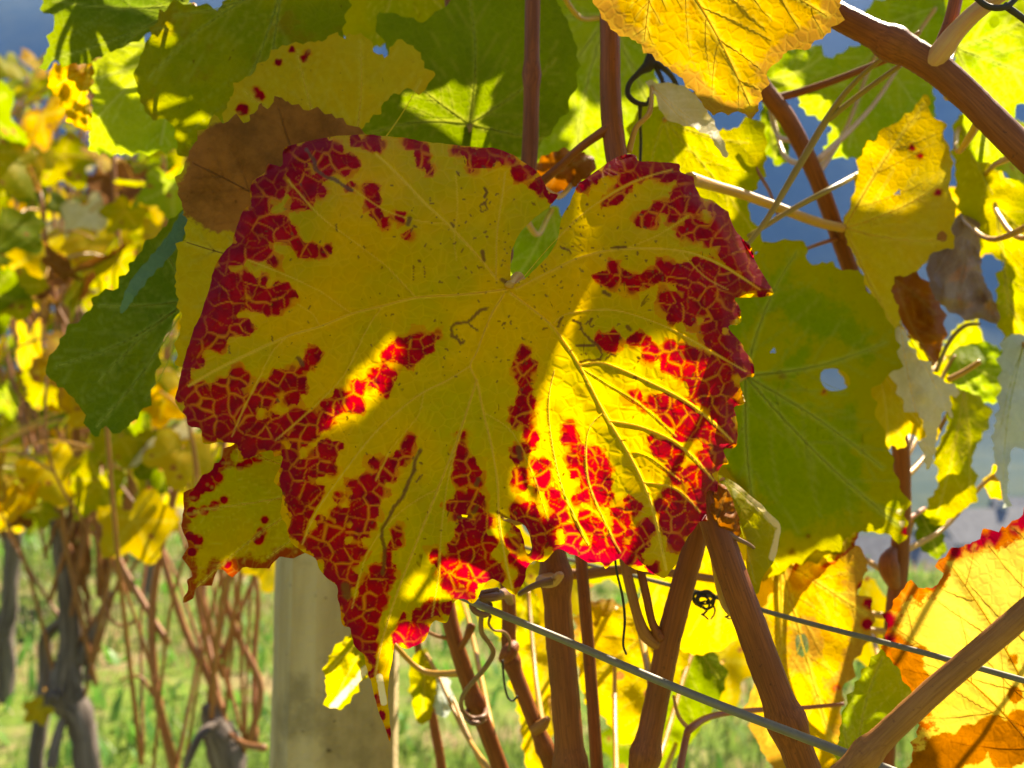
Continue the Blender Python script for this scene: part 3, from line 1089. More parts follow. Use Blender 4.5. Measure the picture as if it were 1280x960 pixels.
def main_veins():
    V = []

    def v(w, *p):
        V.append((catmull(np.array(p, float), 5), w))
    v(1., (632, 362), (580, 368), (520, 372), (480, 382), (440, 392), (400, 408), (360, 420), (315, 440), (270, 462), (236, 482))
    v(.8, (622, 350), (595, 317), (560, 280), (530, 252), (498, 218), (470, 192))
    v(.5, (620, 345), (621, 300), (624, 270), (628, 245), (632, 215))
    v(.7, (645, 361), (690, 338), (730, 320), (780, 311), (850, 313), (900, 330), (950, 362))
    v(.5, (650, 352), (690, 305), (735, 262), (790, 228), (840, 212))
    v(1., (638, 366), (680, 398), (700, 420), (725, 458), (755, 515), (785, 565), (805, 605), (820, 650), (833, 712))
    v(.5, (692, 404), (710, 392), (760, 387), (800, 396), (845, 414), (890, 440), (932, 464))
    v(.8, (724, 456), (755, 454), (800, 472), (850, 497), (885, 522), (916, 552))
    v(.8, (763, 526), (800, 533), (840, 550), (865, 570), (892, 600))
    v(.5, (805, 603), (835, 607), (855, 618), (875, 640))
    v(.6, (693, 463), (687, 490), (686, 520), (692, 565), (703, 610), (718, 645), (735, 680))
    v(.4, (755, 515), (735, 540), (735, 600), (760, 660), (775, 690))
    v(.8, (630, 368), (612, 398), (596, 440), (588, 457), (597, 480), (604, 515), (615, 560), (622, 605), (624, 650), (632, 700), (640, 735))
    v(.6, (588, 457), (560, 475), (530, 490), (500, 512), (465, 545), (430, 590), (395, 640), (378, 680))
    v(.8, (596, 475), (575, 540), (548, 610), (520, 680), (497, 740), (478, 800), (469, 845))
    v(.4, (575, 540), (560, 600), (552, 660), (548, 720), (540, 770))
    v(.35, (548, 610), (500, 640), (460, 690), (440, 760))
    v(.4, (520, 372), (500, 350), (480, 330), (440, 300), (400, 270), (360, 225))
    v(.4, (440, 392), (420, 378), (400, 364), (360, 345), (310, 325))
    v(.4, (480, 382), (462, 405), (445, 440), (425, 475), (385, 515), (345, 550))
    v(.4, (360, 420), (340, 440), (325, 470), (305, 510), (290, 545))
    v(.3, (400, 408), (390, 392), (372, 380))
    v(.3, (560, 280), (520, 275), (480, 262), (440, 235))
    v(.3, (530, 490), (522, 520), (490, 560), (470, 600))
    v(.3, (571, 326), (568, 300), (572, 260), (570, 220))
    v(.3, (780, 311), (820, 295), (860, 270))
    v(.3, (850, 313), (880, 345), (910, 362))
    v(.3, (725, 458), (760, 480), (800, 505), (845, 545))
    v(.3, (785, 565), (810, 570), (850, 600))
    v(.3, (604, 515), (640, 540), (665, 590), (685, 650))
    return V


MVEINS = main_veins()
# crimson islands: x, y, radius in photo pixels
RED = [(365,195,14),(395,185,16),(415,192,14),(428,205,12),(375,215,12),(405,210,10),(345,215,9),(380,235,18),(400,240,8),(345,235,12),(325,232,10),(380,250,12),(325,250,10),
(330,262,8),(375,255,4),(345,285,15),(322,280,10),(305,275,9),(300,292,9),(318,310,15),(360,293,8),(370,303,8),(385,315,10),(408,314,6),(290,318,14),(340,328,6),(445,176,5),
(465,176,10),(475,181,6),(512,179,7),(527,190,8),(529,195,7),(528,206,6),(539,211,5),(573,187,7),(592,190,8),(610,193,12),(593,203,6),(593,213,5),(635,197,8),(650,217,8),(660,215,8),
(675,232,6),(678,242,4),(692,246,5),(461,236,9),(467,251,8),(470,266,8),(481,282,6),(493,269,4),(501,273,4),(512,294,6),(442,202,4),(441,234,5),
(790,198,8),(775,203,8),(765,212,8),(740,222,10),(727,231,6),(784,223,11),(797,218,8),(800,210,10),(776,238,7),(770,247,8),(760,252,6),(820,210,10),(830,222,8),(838,208,12),
(845,215,10),(860,222,12),(868,235,10),(850,246,10),(832,258,10),(850,262,8),(865,258,8),(870,268,6),(840,270,6),(820,262,4),(805,272,7),(800,278,5),(818,274,6),(870,288,14),
(850,293,5),(890,300,8),(900,286,12),(912,295,12),(895,262,8),(910,275,8),(925,310,10),(935,330,12),(945,350,12),(955,364,8),(930,350,12),(905,315,7),(918,325,8),
(767,340,10),(752,346,5),(762,352,5),(785,345,5),(793,350,9),(810,348,8),(790,362,4),(812,352,6),(830,338,10),(845,345,10),(860,340,10),(880,335,14),(900,345,12),(855,355,8),
(875,355,8),(890,358,8),(915,340,10),(915,360,12),(838,378,12),(850,388,10),(868,372,12),(880,380,12),(862,395,8),(845,395,8),(895,375,8),(905,395,12),(890,410,12),(895,425,10),
(905,430,8),(915,385,10),(920,420,10),(925,445,12),(792,428,7),(805,425,5),(752,423,6),(768,420,5),(763,435,5),(812,443,8),(838,433,6),(835,443,6),(837,458,9),(852,435,5),(860,452,10),(862,438,4),
(878,452,8),(900,450,10),(905,465,8),(885,470,12),(870,483,9),(857,470,6),(848,468,5),(885,498,9),(793,491,6),(817,498,6),(828,500,6),(835,508,6),(860,508,8),(805,508,4),(915,455,12),(930,460,10),
(900,475,10),(907,490,10),(912,510,10),(905,530,12),(915,545,8),(890,500,8),(895,520,6),(820,500,9),(832,500,7),(828,512,9),(838,525,8),(850,510,8),(860,520,8),(875,530,12),
(862,540,10),(850,545,6),(885,550,8),(890,545,10),(902,560,10),(815,553,6),(835,560,9),(825,570,8),(845,570,10),(880,572,10),(890,580,10),(840,585,8),(850,595,8),(870,600,8),
(865,590,8),(885,600,6),(890,608,8),(715,528,6),(718,545,7),(708,550,4),(722,560,8),(740,568,10),(738,575,8),(717,573,7),(720,590,10),(755,590,8),(732,595,8),(755,605,8),(755,620,10),(730,615,10),
(720,625,6),(752,625,8),(680,580,6),(682,595,6),(690,620,8),(700,632,7),(785,627,6),(795,637,7),(805,660,9),(775,645,10),(780,660,10),(765,680,14),(745,662,10),(735,650,10),
(725,650,8),(800,680,10),(700,650,10),(690,655,8),(715,670,10),(735,690,10),(755,695,10),(780,695,10),(795,700,8),(720,690,8),(700,690,8),(690,680,8),(830,630,8),(840,620,8),
(845,640,8),(835,650,8),(850,655,8),(860,640,8),(842,670,8),(835,665,6),(860,660,8),(870,645,8),(880,630,10),(875,650,8),(817,712,4),(870,620,8),(848,680,6),(645,515,6),(653,440,5),
(647,458,6),(655,465,8),(665,458,5),(652,475,8),(657,490,8),(653,503,6),(665,505,4),(654,512,6),(645,526,6),(657,525,6),(660,535,5),(665,545,8),(663,557,6),(648,568,9),(670,580,8),
(650,592,7),(645,600,5),(655,605,6),(675,600,5),(672,610,6),(645,640,8),(660,640,10),(650,655,8),(670,650,8),(660,665,8),(640,680,6),(660,680,6),(675,670,8),(577,543,5),(575,558,5),
(578,565,6),(568,563,4),(572,578,6),(588,585,8),(575,595,8),(590,600,7),(595,606,5),(580,603,5),(590,620,7),(575,622,8),(565,632,6),(598,632,8),(575,645,8),(583,652,7),(603,652,9),
(580,665,10),(590,675,10),(600,675,10),(612,680,8),(565,685,6),(513,552,5),(510,558,6),(508,568,4),(495,575,8),(485,578,6),(478,588,9),(468,580,4),(490,592,7),(448,605,9),(460,602,6),
(470,602,7),(455,615,9),(470,615,7),(465,625,7),(442,630,6),(460,640,10),(445,645,8),(462,655,7),(450,665,9),(445,688,6),(495,665,6),(492,680,4),(453,687,5),
(278,345,10),(268,360,12),(272,375,10),(262,385,10),(258,395,12),(255,410,12),(248,425,10),(245,440,10),(240,455,8),(232,470,6),(230,480,5),(235,485,5),(293,360,11),(302,345,6),
(313,352,4),(318,363,8),(322,372,6),(328,350,4),(330,358,4),(292,382,8),(310,382,5),(325,384,5),(348,360,6),(360,365,6),(347,372,7),(340,384,7),(355,378,5),(278,400,10),(285,410,10),
(278,418,8),(302,408,8),(268,430,5),(275,430,4),(248,445,6),(250,450,5),(228,497,7),(248,490,12),(238,500,8),(275,490,9),(285,500,8),(300,472,10),(290,480,10),(292,495,10),(270,505,8),
(275,478,5),(325,488,8),(335,500,10),(315,500,7),(345,480,10),(350,475,9),(363,465,8),(375,476,6),(362,487,6),(375,487,5),(368,495,5),(388,452,8),(395,440,4),(382,455,6),(360,500,4),
(240,520,12),(260,515,12),(275,520,12),(295,520,14),(250,530,8),(265,540,10),(285,535,12),(310,525,12),(320,535,12),(300,545,12),(325,550,10),(310,560,10),(340,525,10),(345,540,10),
(360,530,12),(340,555,8),(375,545,14),(385,525,8),(395,535,8),(370,520,8),(405,520,6),(410,530,6),(412,518,6),(360,575,10),(365,590,10),(360,610,8),(375,610,12),(395,580,14),(410,570,10),
(395,570,8),(408,553,6),(422,558,6),(415,590,5),(398,612,6),(375,640,14),(385,635,8),(372,660,10),(380,670,8),(395,625,6),(390,675,10),(408,660,8),(400,650,4),(425,665,9),(430,645,8),
(425,622,6),(420,640,5),(415,680,8),(405,685,10),(425,685,8),(463,478,9),(495,435,6),(490,444,7),(497,430,6),(475,463,9),(487,470,8),(465,478,8),(478,482,6),(445,482,6),(450,500,7),
(440,495,5),(515,428,8),(525,425,8),(533,432,8),(547,418,4),(505,445,8),(518,448,5),(510,452,5),(480,490,5),(440,510,7),(435,500,6),(425,495,8),(420,510,8),(410,505,6),(450,505,6),
(405,695,8),(420,700,10),(440,700,8),(440,690,8),(415,712,10),(430,715,10),(440,725,8),(425,720,6),(428,738,8),(425,750,6),(483,695,6),(488,710,6),(475,712,6),(485,722,6),(465,728,8),
(460,743,10),(470,740,6),(478,735,6),(475,752,5),(445,757,8),(435,770,9),(432,780,5),(463,768,9),(470,765,5),(450,780,6),(445,792,6),(458,790,5),(467,790,3),(462,807,6),(450,808,5),
(462,822,4),(465,840,4),(470,835,3),(450,765,6),(445,800,5),(560,712,8),(562,728,8),(570,700,6),(545,695,6),(550,705,4),(552,715,5),(565,735,6),(578,745,8),(560,760,6),(540,760,7),
(535,765,5),(525,775,5),(510,790,5),(505,795,4),(495,798,4),(515,800,5),(525,795,5),(530,785,4),(520,770,3),(505,780,4),(505,770,3),(590,705,10),(600,695,10),(615,710,8),(625,720,6),
(605,720,8),(590,735,6),(580,720,8),(650,725,6),(655,705,6),(640,700,6),(590,745,4),(585,695,8),(670,690,8),(472,872,4),(478,896,4),(485,916,5)]
RED = [(x, y, r + (1.2 if r > 5 else 2.0)) for x, y, r in RED]
MINES = [  # dark insect galleries in the blade, some with a pale split down the middle
    ([(383, 187), (392, 200), (395, 212), (405, 220), (418, 224), (428, 231), (440, 238)], 2.6, True),
    ([(565, 420), (564, 409), (570, 404), (585, 403), (592, 396), (600, 388), (608, 386)], 2.4, True),
    ([(586, 404), (592, 410), (597, 413)], 1.6, False), ([(565, 420), (572, 424), (576, 430), (580, 427)], 1.8, False),
    ([(526, 563), (519, 575), (518, 588), (510, 604), (503, 622), (492, 634), (487, 646), (478, 660), (477, 672), (481, 686), (480, 705), (478, 718)], 2.8, True),
    ([(528, 593), (520, 602)], 1.6, False),
    ([(716, 400), (725, 404), (728, 415), (737, 424), (748, 433), (753, 443), (750, 450), (735, 450), (725, 453)], 1.8, False),
    ([(720, 432), (742, 432)], 1.8, False), ([(757, 449), (764, 443), (770, 445)], 1.8, True), ([(698, 403), (702, 398), (698, 408)], 2.2, False),
    ([(732, 405), (740, 398), (737, 406)], 1.6, False), ([(372, 447), (376, 452), (379, 456)], 3.2, True),
    ([(605, 235), (609, 240), (606, 246)], 2.2, False), ([(602, 256), (606, 253), (609, 262), (602, 265), (600, 258)], 1.6, False),
    ([(603, 314), (605, 325)], 3.0, True), ([(512, 273), (510, 280)], 3.5, False), ([(564, 279), (567, 283)], 2.2, False),
    ([(764, 310), (782, 309)], 2.2, False), ([(704, 310), (712, 313), (713, 317)], 1.8, False), ([(628, 350), (637, 356)], 3.5, False), ([(432, 733), (434, 744)], 7, False),
    ([(622, 640), (630, 647), (641, 652), (652, 656), (660, 668), (664, 684), (661, 693)], 3.2, True), ([(598, 600), (596, 606)], 4, False), ([(596, 634), (592, 640)], 3.5, False),
    ([(648, 560), (650, 572)], 4, False), ([(574, 646), (588, 646)], 3.0, True), ([(784, 408), (788, 412)], 3, False), ([(755, 365), (762, 369)], 3, False),
    ([(517, 332), (517, 350)], .9, False), ([(530, 332), (531, 346)], .9, False), ([(420, 280), (421, 288)], 1.6, False), ([(286, 432), (287, 441)], 1.2, False)]
for _ in range(420):
    x, y = random.uniform(330, 900), random.uniform(185, 700)
    if random.random() < .6:
        x, y = random.gauss(680, 90), random.gauss(330, 80)
    l, a = random.uniform(.5, 4), random.uniform(0, 3.1)
    MINES.append(([(x, y), (x + l * math.cos(a), y + l * math.sin(a))], random.uniform(.5, 1.15), False))


def main_depth(p):
    p = np.asarray(p, float)
    d = main_tps(p)
    d = d + .0012 * vnoise(p, 70, 21) + .0008 * vnoise(p, 28, 22) + .00022 * vnoise(p, 11, 23)
    # the margins roll back, most on the side away from the post
    ed, _ = seg_dist(p, MAIN[::2], np.roll(MAIN[::2], -1, 0))
    ed[~inside(p, MAIN)] = 0
    right = smooth(780, 930, p[:, 0]) * smooth(200, 300, p[:, 1])
    top = smooth(230, 180, p[:, 1])
    roll = .0008 + .012 * right + .004 * top
    return d + roll * np.clip(1 - ed / (16 + 6 * right), 0, 1) ** 1.6


def main_leaf():
    e = CANES['main'][0]
    poly = MAIN
    q = []
    # small irregularities of the margin
    c = catmull(MAIN, 3, True)
    poly = c + np.stack([vnoise(c, 5, 31), vnoise(c, 5, 32)], 1) * .8
    cache = {}

    def fields(p):
        if len(p) in cache:
            return cache[len(p)]
        raw = circle_field(p, RED, 4.0)
        ed, sd, hk = cells(p, 19.0, 41, 3.2)
        ed2, sd2, hk2 = cells(p, 11.0, 43, 2.0)
        rs = circle_field(sd, RED, 4.0)
        rs2 = circle_field(sd2, RED, 3.0)
        r = np.clip(.32 * raw + .40 * rs + .42 * rs2, 0, 1)
        r = np.maximum(r, .30 * circle_field(p, RED, 10.0) * (.7 + .3 * vnoise(p, 12, 46)))
        edge, _ = seg_dist(p, MAIN, np.roll(MAIN, -1, 0))
        thick = .55 + .55 * (vnoise(p, 40, 44) * .5 + .5)
        ln = smooth(2.3 * thick * (.6 + .7 * hk), .2, ed) * np.clip(hk * 1.4 + .12, .25, .9)
        ln = np.maximum(ln, smooth(1.2, .2, ed2) * np.clip(hk2 * 1.0 - .55, 0, .4))
        ln *= smooth(0, 26, edge) * .75 + .25
        veil = np.zeros(len(p))
        for pl, w in MVEINS:
            d, _ = seg_dist(p, pl[:-1], pl[1:])
            veil = np.maximum(veil, smooth(4.0 * w ** .5 + 1.0, 1.0, d) * min(1, w + .35))
        r = r * (1 - .8 * veil * smooth(4, 30, edge))
        ln = np.maximum(ln, 0) * smooth(.25, .5, r)
        cache[len(p)] = (r, ln)
        return r, ln

    def darkf(p):
        f = np.zeros(len(p))
        for pl, w, split in MINES:
            pl = np.array(pl, float)
            d, _ = seg_dist(p, pl[:-1], pl[1:])
            f = np.maximum(f, smooth(w * 1.15, w * .45, d + .7 * vnoise(p, 4, 51)) * .9)
        return f

    def palef(p):
        f = np.zeros(len(p))
        for pl, w, split in MINES:
            if split:
                pl = np.array(pl, float)
                d, _ = seg_dist(p, pl[:-1], pl[1:])
                f = np.maximum(f, smooth(1.15, .3, d + .5 * vnoise(p, 6, 52)) * .1)
        return np.maximum(f, circle_field(p, [(474 + .18 * i, 846 + i, 3.5) for i in range(0, 34, 2)], 3))  # pale streak on the curled tail paints in the sunlight there
    o = build_leaf('crimson', e, poly, main_depth, M['main'], MVEINS, 2.0, [np.array(h, float) for h in MAIN_HOLES], lambda p: fields(p)[0], None, darkf, palef,
                   edge_px=80, vein_px=1.7, line=lambda p: fields(p)[1], relief=.0006, scale_d=.305,
                   label='very large yellow vine leaf with crimson mottled margins and insect galleries', vein_r=.0002)
    a = P(636, 358, .3055)
    tube('petiole', [a, P(648, 345, .318), P(652, 362, .345), P(632, 400, .375), nearest('main', P(618, 430, .395))],
         [.0014, .0013, .0012, .0013, .0018], M['petiole_orange'], o, 10, 8, .02, 3)


main_leaf()

# ------------------------------------------------------------------ the other foreground leaves
simple_leaf('main', [(345, 122), (362, 130), (385, 138), (404, 141), (428, 152), (470, 180), (500, 260), (460, 400), (380, 490), (300, 500), (250, 478), (224, 455), (222, 430), (228, 400), (222, 370), (220, 345),
    (224, 310), (235, 288), (232, 270), (228, 255), (222, 235), (228, 215), (240, 185), (262, 155), (285, 152), (318, 150), (322, 132), (338, 138)], .345, 'yellow', (430, 330),
    [(345, 125), (232, 200), (225, 300), (235, 440), (320, 480)], 'yellow leaf with a dead brown upper half behind the crimson leaf', .004, -.006, tooth=15, amp=4, seed=2, soft=34, ripple=.006, vmat='vein_brown',
    patch=[(350, 190, 75), (300, 215, 62), (270, 240, 45), (400, 190, 55), (260, 258, 24), (330, 250, 50)], curl=.002)
simple_leaf('main', [(300, 550), (360, 555), (420, 600), (440, 680), (380, 692), (345, 700), (331, 702), (322, 712), (305, 708), (291, 719), (276, 712), (262, 722), (248, 735), (235, 752),
    (234, 735), (240, 715), (236, 700), (235, 682), (229, 672), (234, 655), (227, 643), (232, 625), (245, 605), (262, 590), (278, 572), (290, 556)], .327, 'yellow_red', (420, 610),
    [(240, 740), (235, 640), (290, 560), (330, 700)], 'small yellow leaf with thin red margin tucked under the crimson leaf', .006, .004, tooth=24, amp=5, seed=5, curl=.004,
    red=[(266, 588, 6), (275, 578, 6), (257, 600, 7), (250, 610, 7), (243, 620, 6), (262, 608, 6), (273, 597, 5), (240, 640, 6), (255, 638, 5), (268, 632, 5), (280, 625, 4), (247, 675, 6), (327, 665, 5), (323, 674, 6),
         (331, 650, 4), (300, 583, 4), (310, 578, 5), (322, 573, 5), (240, 690, 5), (237, 670, 5), (284, 705, 5)])
simple_leaf('left', [(300, 105), (322, 88), (335, 72), (352, 58), (375, 55), (400, 52), (415, 47), (425, 52), (440, 45), (452, 43), (465, 55), (470, 70), (478, 75), (490, 62), (495, 50), (510, 55), (522, 65),
    (530, 82), (540, 100), (530, 110), (505, 112), (488, 120), (470, 140), (450, 170), (450, 240), (380, 300), (310, 260), (285, 180), (280, 145)], .37, 'yellow', (430, 230),
    [(450, 45), (530, 95), (300, 110), (370, 58), (290, 190)], 'yellow leaf with a few red flecks and a forked lobe above the brown leaf', 0, -.01, tooth=17, amp=4, seed=9, curl=.001,
    red=[(385, 66, 3), (380, 73, 4), (320, 113, 4), (325, 120, 5), (303, 137, 7), (348, 78, 4), (365, 62, 3)], soft=3)
simple_leaf('left', [(205, 15), (225, 5), (260, 10), (280, 8), (300, -30), (360, -50), (420, -40), (430, 30), (390, 90), (340, 150), (310, 220), (260, 205), (225, 188), (215, 150), (190, 148), (175, 120), (170, 90),
    (185, 50), (195, 30)], .40, 'green_spotted', (355, -25), [(246, 205), (178, 105), (212, 20), (330, 190)], 'large dull green leaf with brown freckles and a pale midrib', -.006, .004, tooth=18, amp=3.5, seed=11)
simple_leaf('left', [(60, -60), (240, -60), (235, 5), (205, 30), (180, 45), (150, 60), (125, 70), (110, 78), (95, 80), (70, 76), (52, 84), (60, 60), (65, 40), (70, 20), (56, 12)], .42, 'green_dark', (240, 5),
    [(60, 75), (60, 0), (130, -55), (150, 58)], 'dark green leaf overlapping the freckled green leaf', -.006, .003, tooth=18, amp=3.5, seed=12)
simple_leaf('left', [(120, 78), (140, 65), (148, 50), (162, 58), (170, 45), (183, 55), (215, 80), (245, 140), (245, 180), (218, 186), (190, 190), (118, 190), (115, 150), (117, 120)], .52, 'green_light', (230, 60),
    [(120, 150), (145, 55), (200, 185), (118, 100)], 'sunlit pale green leaf beside the golden crinkled leaf', -.01, .005, tooth=14, amp=3, seed=13)
simple_leaf('left', [(65, 83), (80, 80), (100, 78), (108, 80), (122, 82), (119, 100), (108, 120), (117, 140), (116, 163), (100, 160), (85, 150), (80, 130), (62, 108)], .54, 'gold', (112, 85),
    [(70, 108), (110, 160), (90, 140)], 'small golden crinkled leaf hanging in the sun', 0, .004, ripple=.007, tooth=10, amp=2.5, seed=14)
simple_leaf('left', [(232, 262), (245, 285), (245, 330), (232, 372), (217, 400), (202, 430), (196, 460), (186, 500), (166, 525), (150, 540), (130, 533), (114, 543), (105, 515), (85, 490), (62, 472), (59, 452), (75, 430),
    (85, 410), (112, 392), (118, 370), (140, 365), (160, 340), (168, 325), (200, 290)], .40, 'green_dark', (236, 375), [(118, 482), (115, 540), (62, 460), (120, 380), (200, 300), (180, 505)],
    'dark green leaf with a folded blue green margin hanging beside the brown leaf', .006, .002, tooth=17, amp=3.2, seed=15, bulge=.003)
fold = simple_leaf('left', [(150, 388), (163, 352), (188, 322), (213, 290), (229, 262), (240, 268), (226, 302), (206, 327), (186, 347), (166, 374), (157, 388)], .392, 'blue_green', label='folded over blue green leaf margin showing its underside',
                   sx=.004, sy=-.010, bulge=.001, ripple=.001, tooth=12, amp=1.6, seed=16, nopet=True)
simple_leaf('centre', [(470, 20), (500, 18), (520, 30), (560, 5), (590, -40), (660, -40), (705, 20), (722, 80), (705, 140), (660, 190), (600, 205), (560, 205), (500, 190), (455, 175), (440, 150), (460, 110), (485, 80), (480, 50)], .435,
    'green', (587, 155), [(495, 85), (582, -30), (700, 70), (455, 170), (690, 175)], 'broad mid green leaf with pale veins meeting at its stalk above the crimson leaf', 0, -.008, tooth=20, amp=3.5, seed=18,
    pet=[(588, 175, .437), (589, 215, .445), (585, 300, .455)], pet_mat='petiole_green', pet_px=10)
simple_leaf('main', [(640, -60), (760, -60), (800, 40), (830, 140), (810, 220), (700, 225), (640, 210), (610, 120), (620, 30)], .53, 'green_light', (760, 20), [(630, 190), (620, 40), (820, 150), (720, 215)],
    'light green leaf with a small hole between the two upright canes', .006, .01, tooth=22, amp=4, seed=19, holes=[[(681, 57), (688, 60), (696, 61), (706, 59), (703, 66), (695, 71), (686, 66)]])
simple_leaf('centre', [(395, 30), (400, -40), (480, -70), (570, -50), (575, 10), (545, 45), (500, 40), (470, 60), (430, 45)], .50, 'yellow_green', (500, -60), [(400, 25), (470, 52), (560, 20)],
    'dull yellow green leaf at the canopy top behind the broad green leaf', .0, -.01, tooth=18, amp=3.5, seed=17)
simple_leaf('diag', [(740, -10), (757, 25), (772, 42), (790, 48), (808, 62), (822, 75), (840, 88), (858, 103), (872, 120), (885, 138), (897, 142), (905, 138), (925, 140), (942, 146), (949, 125), (958, 100), (960, 85), (972, 78), (985, 62),
    (1003, 62), (1012, 55), (1030, 45), (1046, 28), (1050, 5), (1060, -60), (960, -150), (820, -150), (750, -80)], .335, 'yellow_brown', (825, -70), [(942, 142), (805, 55), (1042, 25), (1040, -70)],
    'yellow leaf speckled with brown under the cane at the canopy edge', 0, -.012, tooth=16, amp=3.2, seed=20, pet=[(810, -110, .36), (790, -150, .385)])
simple_leaf('diag', [(806, 102), (825, 104), (845, 105), (865, 115), (885, 140), (905, 180), (910, 198), (898, 187), (885, 168), (860, 157), (840, 152), (825, 137), (819, 118)], .385, 'pale', (815, 108), [(905, 190), (870, 155)],
    'pale curled leaf tip lit white beside the upright cane', .01, -.018, ripple=.006, tooth=14, amp=2, seed=21, pet=[(812, 140, .39), (795, 160, .385), (786, 190, .382)])
simple_leaf('corner', [(795, 140), (850, 140), (900, 165), (950, 150), (955, 210), (935, 260), (955, 310), (900, 320), (840, 290), (795, 230)], .47, 'yellow_green', (830, 150), [(950, 300), (890, 310), (940, 180), (810, 250)],
    'shaded yellow green leaf behind the upper edge of the crimson leaf', .006, .01, tooth=18, amp=3.5, seed=22)
R2 = [(900, 320), (935, 322), (965, 303), (1005, 303), (1010, 330), (1040, 328), (1047, 337), (1075, 340), (1080, 360), (1096, 376), (1110, 400), (1121, 425), (1120, 460), (1095, 480), (1088, 500), (1105, 545), (1118, 590),
      (1127, 612), (1130, 640), (1136, 667), (1112, 669), (1090, 664), (1062, 668), (1042, 690), (1012, 702), (985, 706), (957, 724), (930, 700), (905, 640), (880, 560), (860, 460), (870, 380)]
simple_leaf('diag', R2, .45, 'green_yellow_margin', (932, 470), [(1133, 665), (1115, 425), (1000, 308), (960, 715), (1110, 590)], 'large olive green leaf with a round bite hole beside the crimson leaf', .004, .010, tooth=22, amp=4.5, seed=23,
    holes=[[(1026, 466), (1034, 461), (1050, 462), (1061, 470), (1062, 482), (1050, 488), (1036, 488), (1027, 479)], [(961, 436), (966, 432), (970, 438), (968, 444), (962, 442)]], curl=.003,
    red=[(1132, 664, 4), (1030, 490, 2)], pale=[(1125, 640, 3), (1128, 655, 3)], dark=[(978, 470, 2), (970, 680, 2), (990, 690, 3), (1010, 670, 2)])
simple_leaf('corner', [(1055, 285), (1066, 250), (1074, 205), (1085, 175), (1092, 180), (1100, 165), (1106, 158), (1112, 160), (1125, 150), (1140, 140), (1150, 125), (1162, 120), (1161, 142), (1178, 155), (1180, 175), (1187, 187), (1190, 210),
    (1186, 235), (1195, 262), (1189, 285), (1193, 305), (1178, 313), (1170, 310), (1155, 330), (1140, 342), (1117, 346), (1115, 370), (1124, 395), (1123, 428), (1105, 402), (1090, 372), (1078, 340)], .465, 'yellow', (1056, 285),
    [(1160, 125), (1190, 220), (1185, 300), (1120, 415)], 'bright yellow leaf on a long orange stalk before the mountain', .012, .0, tooth=15, amp=2.6, seed=24,
    pet=[(1030, 280, .46), (1000, 270, .455), (940, 247, .44), (895, 233, .42), (862, 223, .395)], pet_px=12, red=[(1140, 185, 3), (1172, 240, 4), (1150, 195, 3)], patch=[(1178, 296, 6)], curl=.006,
    holes=[[(1117, 238), (1122, 233), (1126, 242), (1119, 246)]])
simple_leaf('back', [(1055, 440), (1120, 425), (1134, 470), (1175, 540), (1150, 547), (1133, 541), (1130, 560), (1110, 556), (1107, 562), (1088, 512), (1062, 492)], .475, 'yellow', (1090, 440), [(1110, 555), (1160, 540)],
    'yellow leaf half hidden behind the olive green leaf', .0, .006, tooth=14, amp=3, seed=25)
simple_leaf('back', [(1122, 398), (1136, 430), (1160, 460), (1190, 483), (1203, 490), (1188, 493), (1190, 521), (1180, 513), (1172, 536), (1168, 562), (1160, 588), (1154, 562), (1157, 540), (1150, 520), (1130, 503), (1118, 470)], .455, 'pale', (1125, 405),
    [(1200, 490), (1160, 575), (1185, 515)], 'pale tan dried leaf lobe hanging in ragged points', .012, -.014, ripple=.006, tooth=16, amp=3.5, seed=26)
simple_leaf('corner', [(1165, 300), (1200, 270), (1222, 270), (1225, 310), (1228, 345), (1245, 380), (1253, 407), (1235, 400), (1210, 398), (1190, 390), (1168, 370), (1160, 340)], .50, 'brown_grey', (1205, 272), [(1250, 403), (1190, 385)],
    'withered grey brown leaf curled to a point against the mountain', .010, -.022, ripple=.009, tooth=16, amp=2.2, seed=27, bulge=.012)
simple_leaf('back', [(1113, 345), (1140, 340), (1165, 360), (1178, 388), (1180, 420), (1168, 457), (1150, 432), (1130, 408), (1117, 375)], .505, 'rust', (1120, 350), [(1165, 450), (1172, 395)],
    'rusty brown curled leaf beside the bright yellow leaf', .008, -.016, ripple=.007, tooth=15, amp=2.2, seed=28)
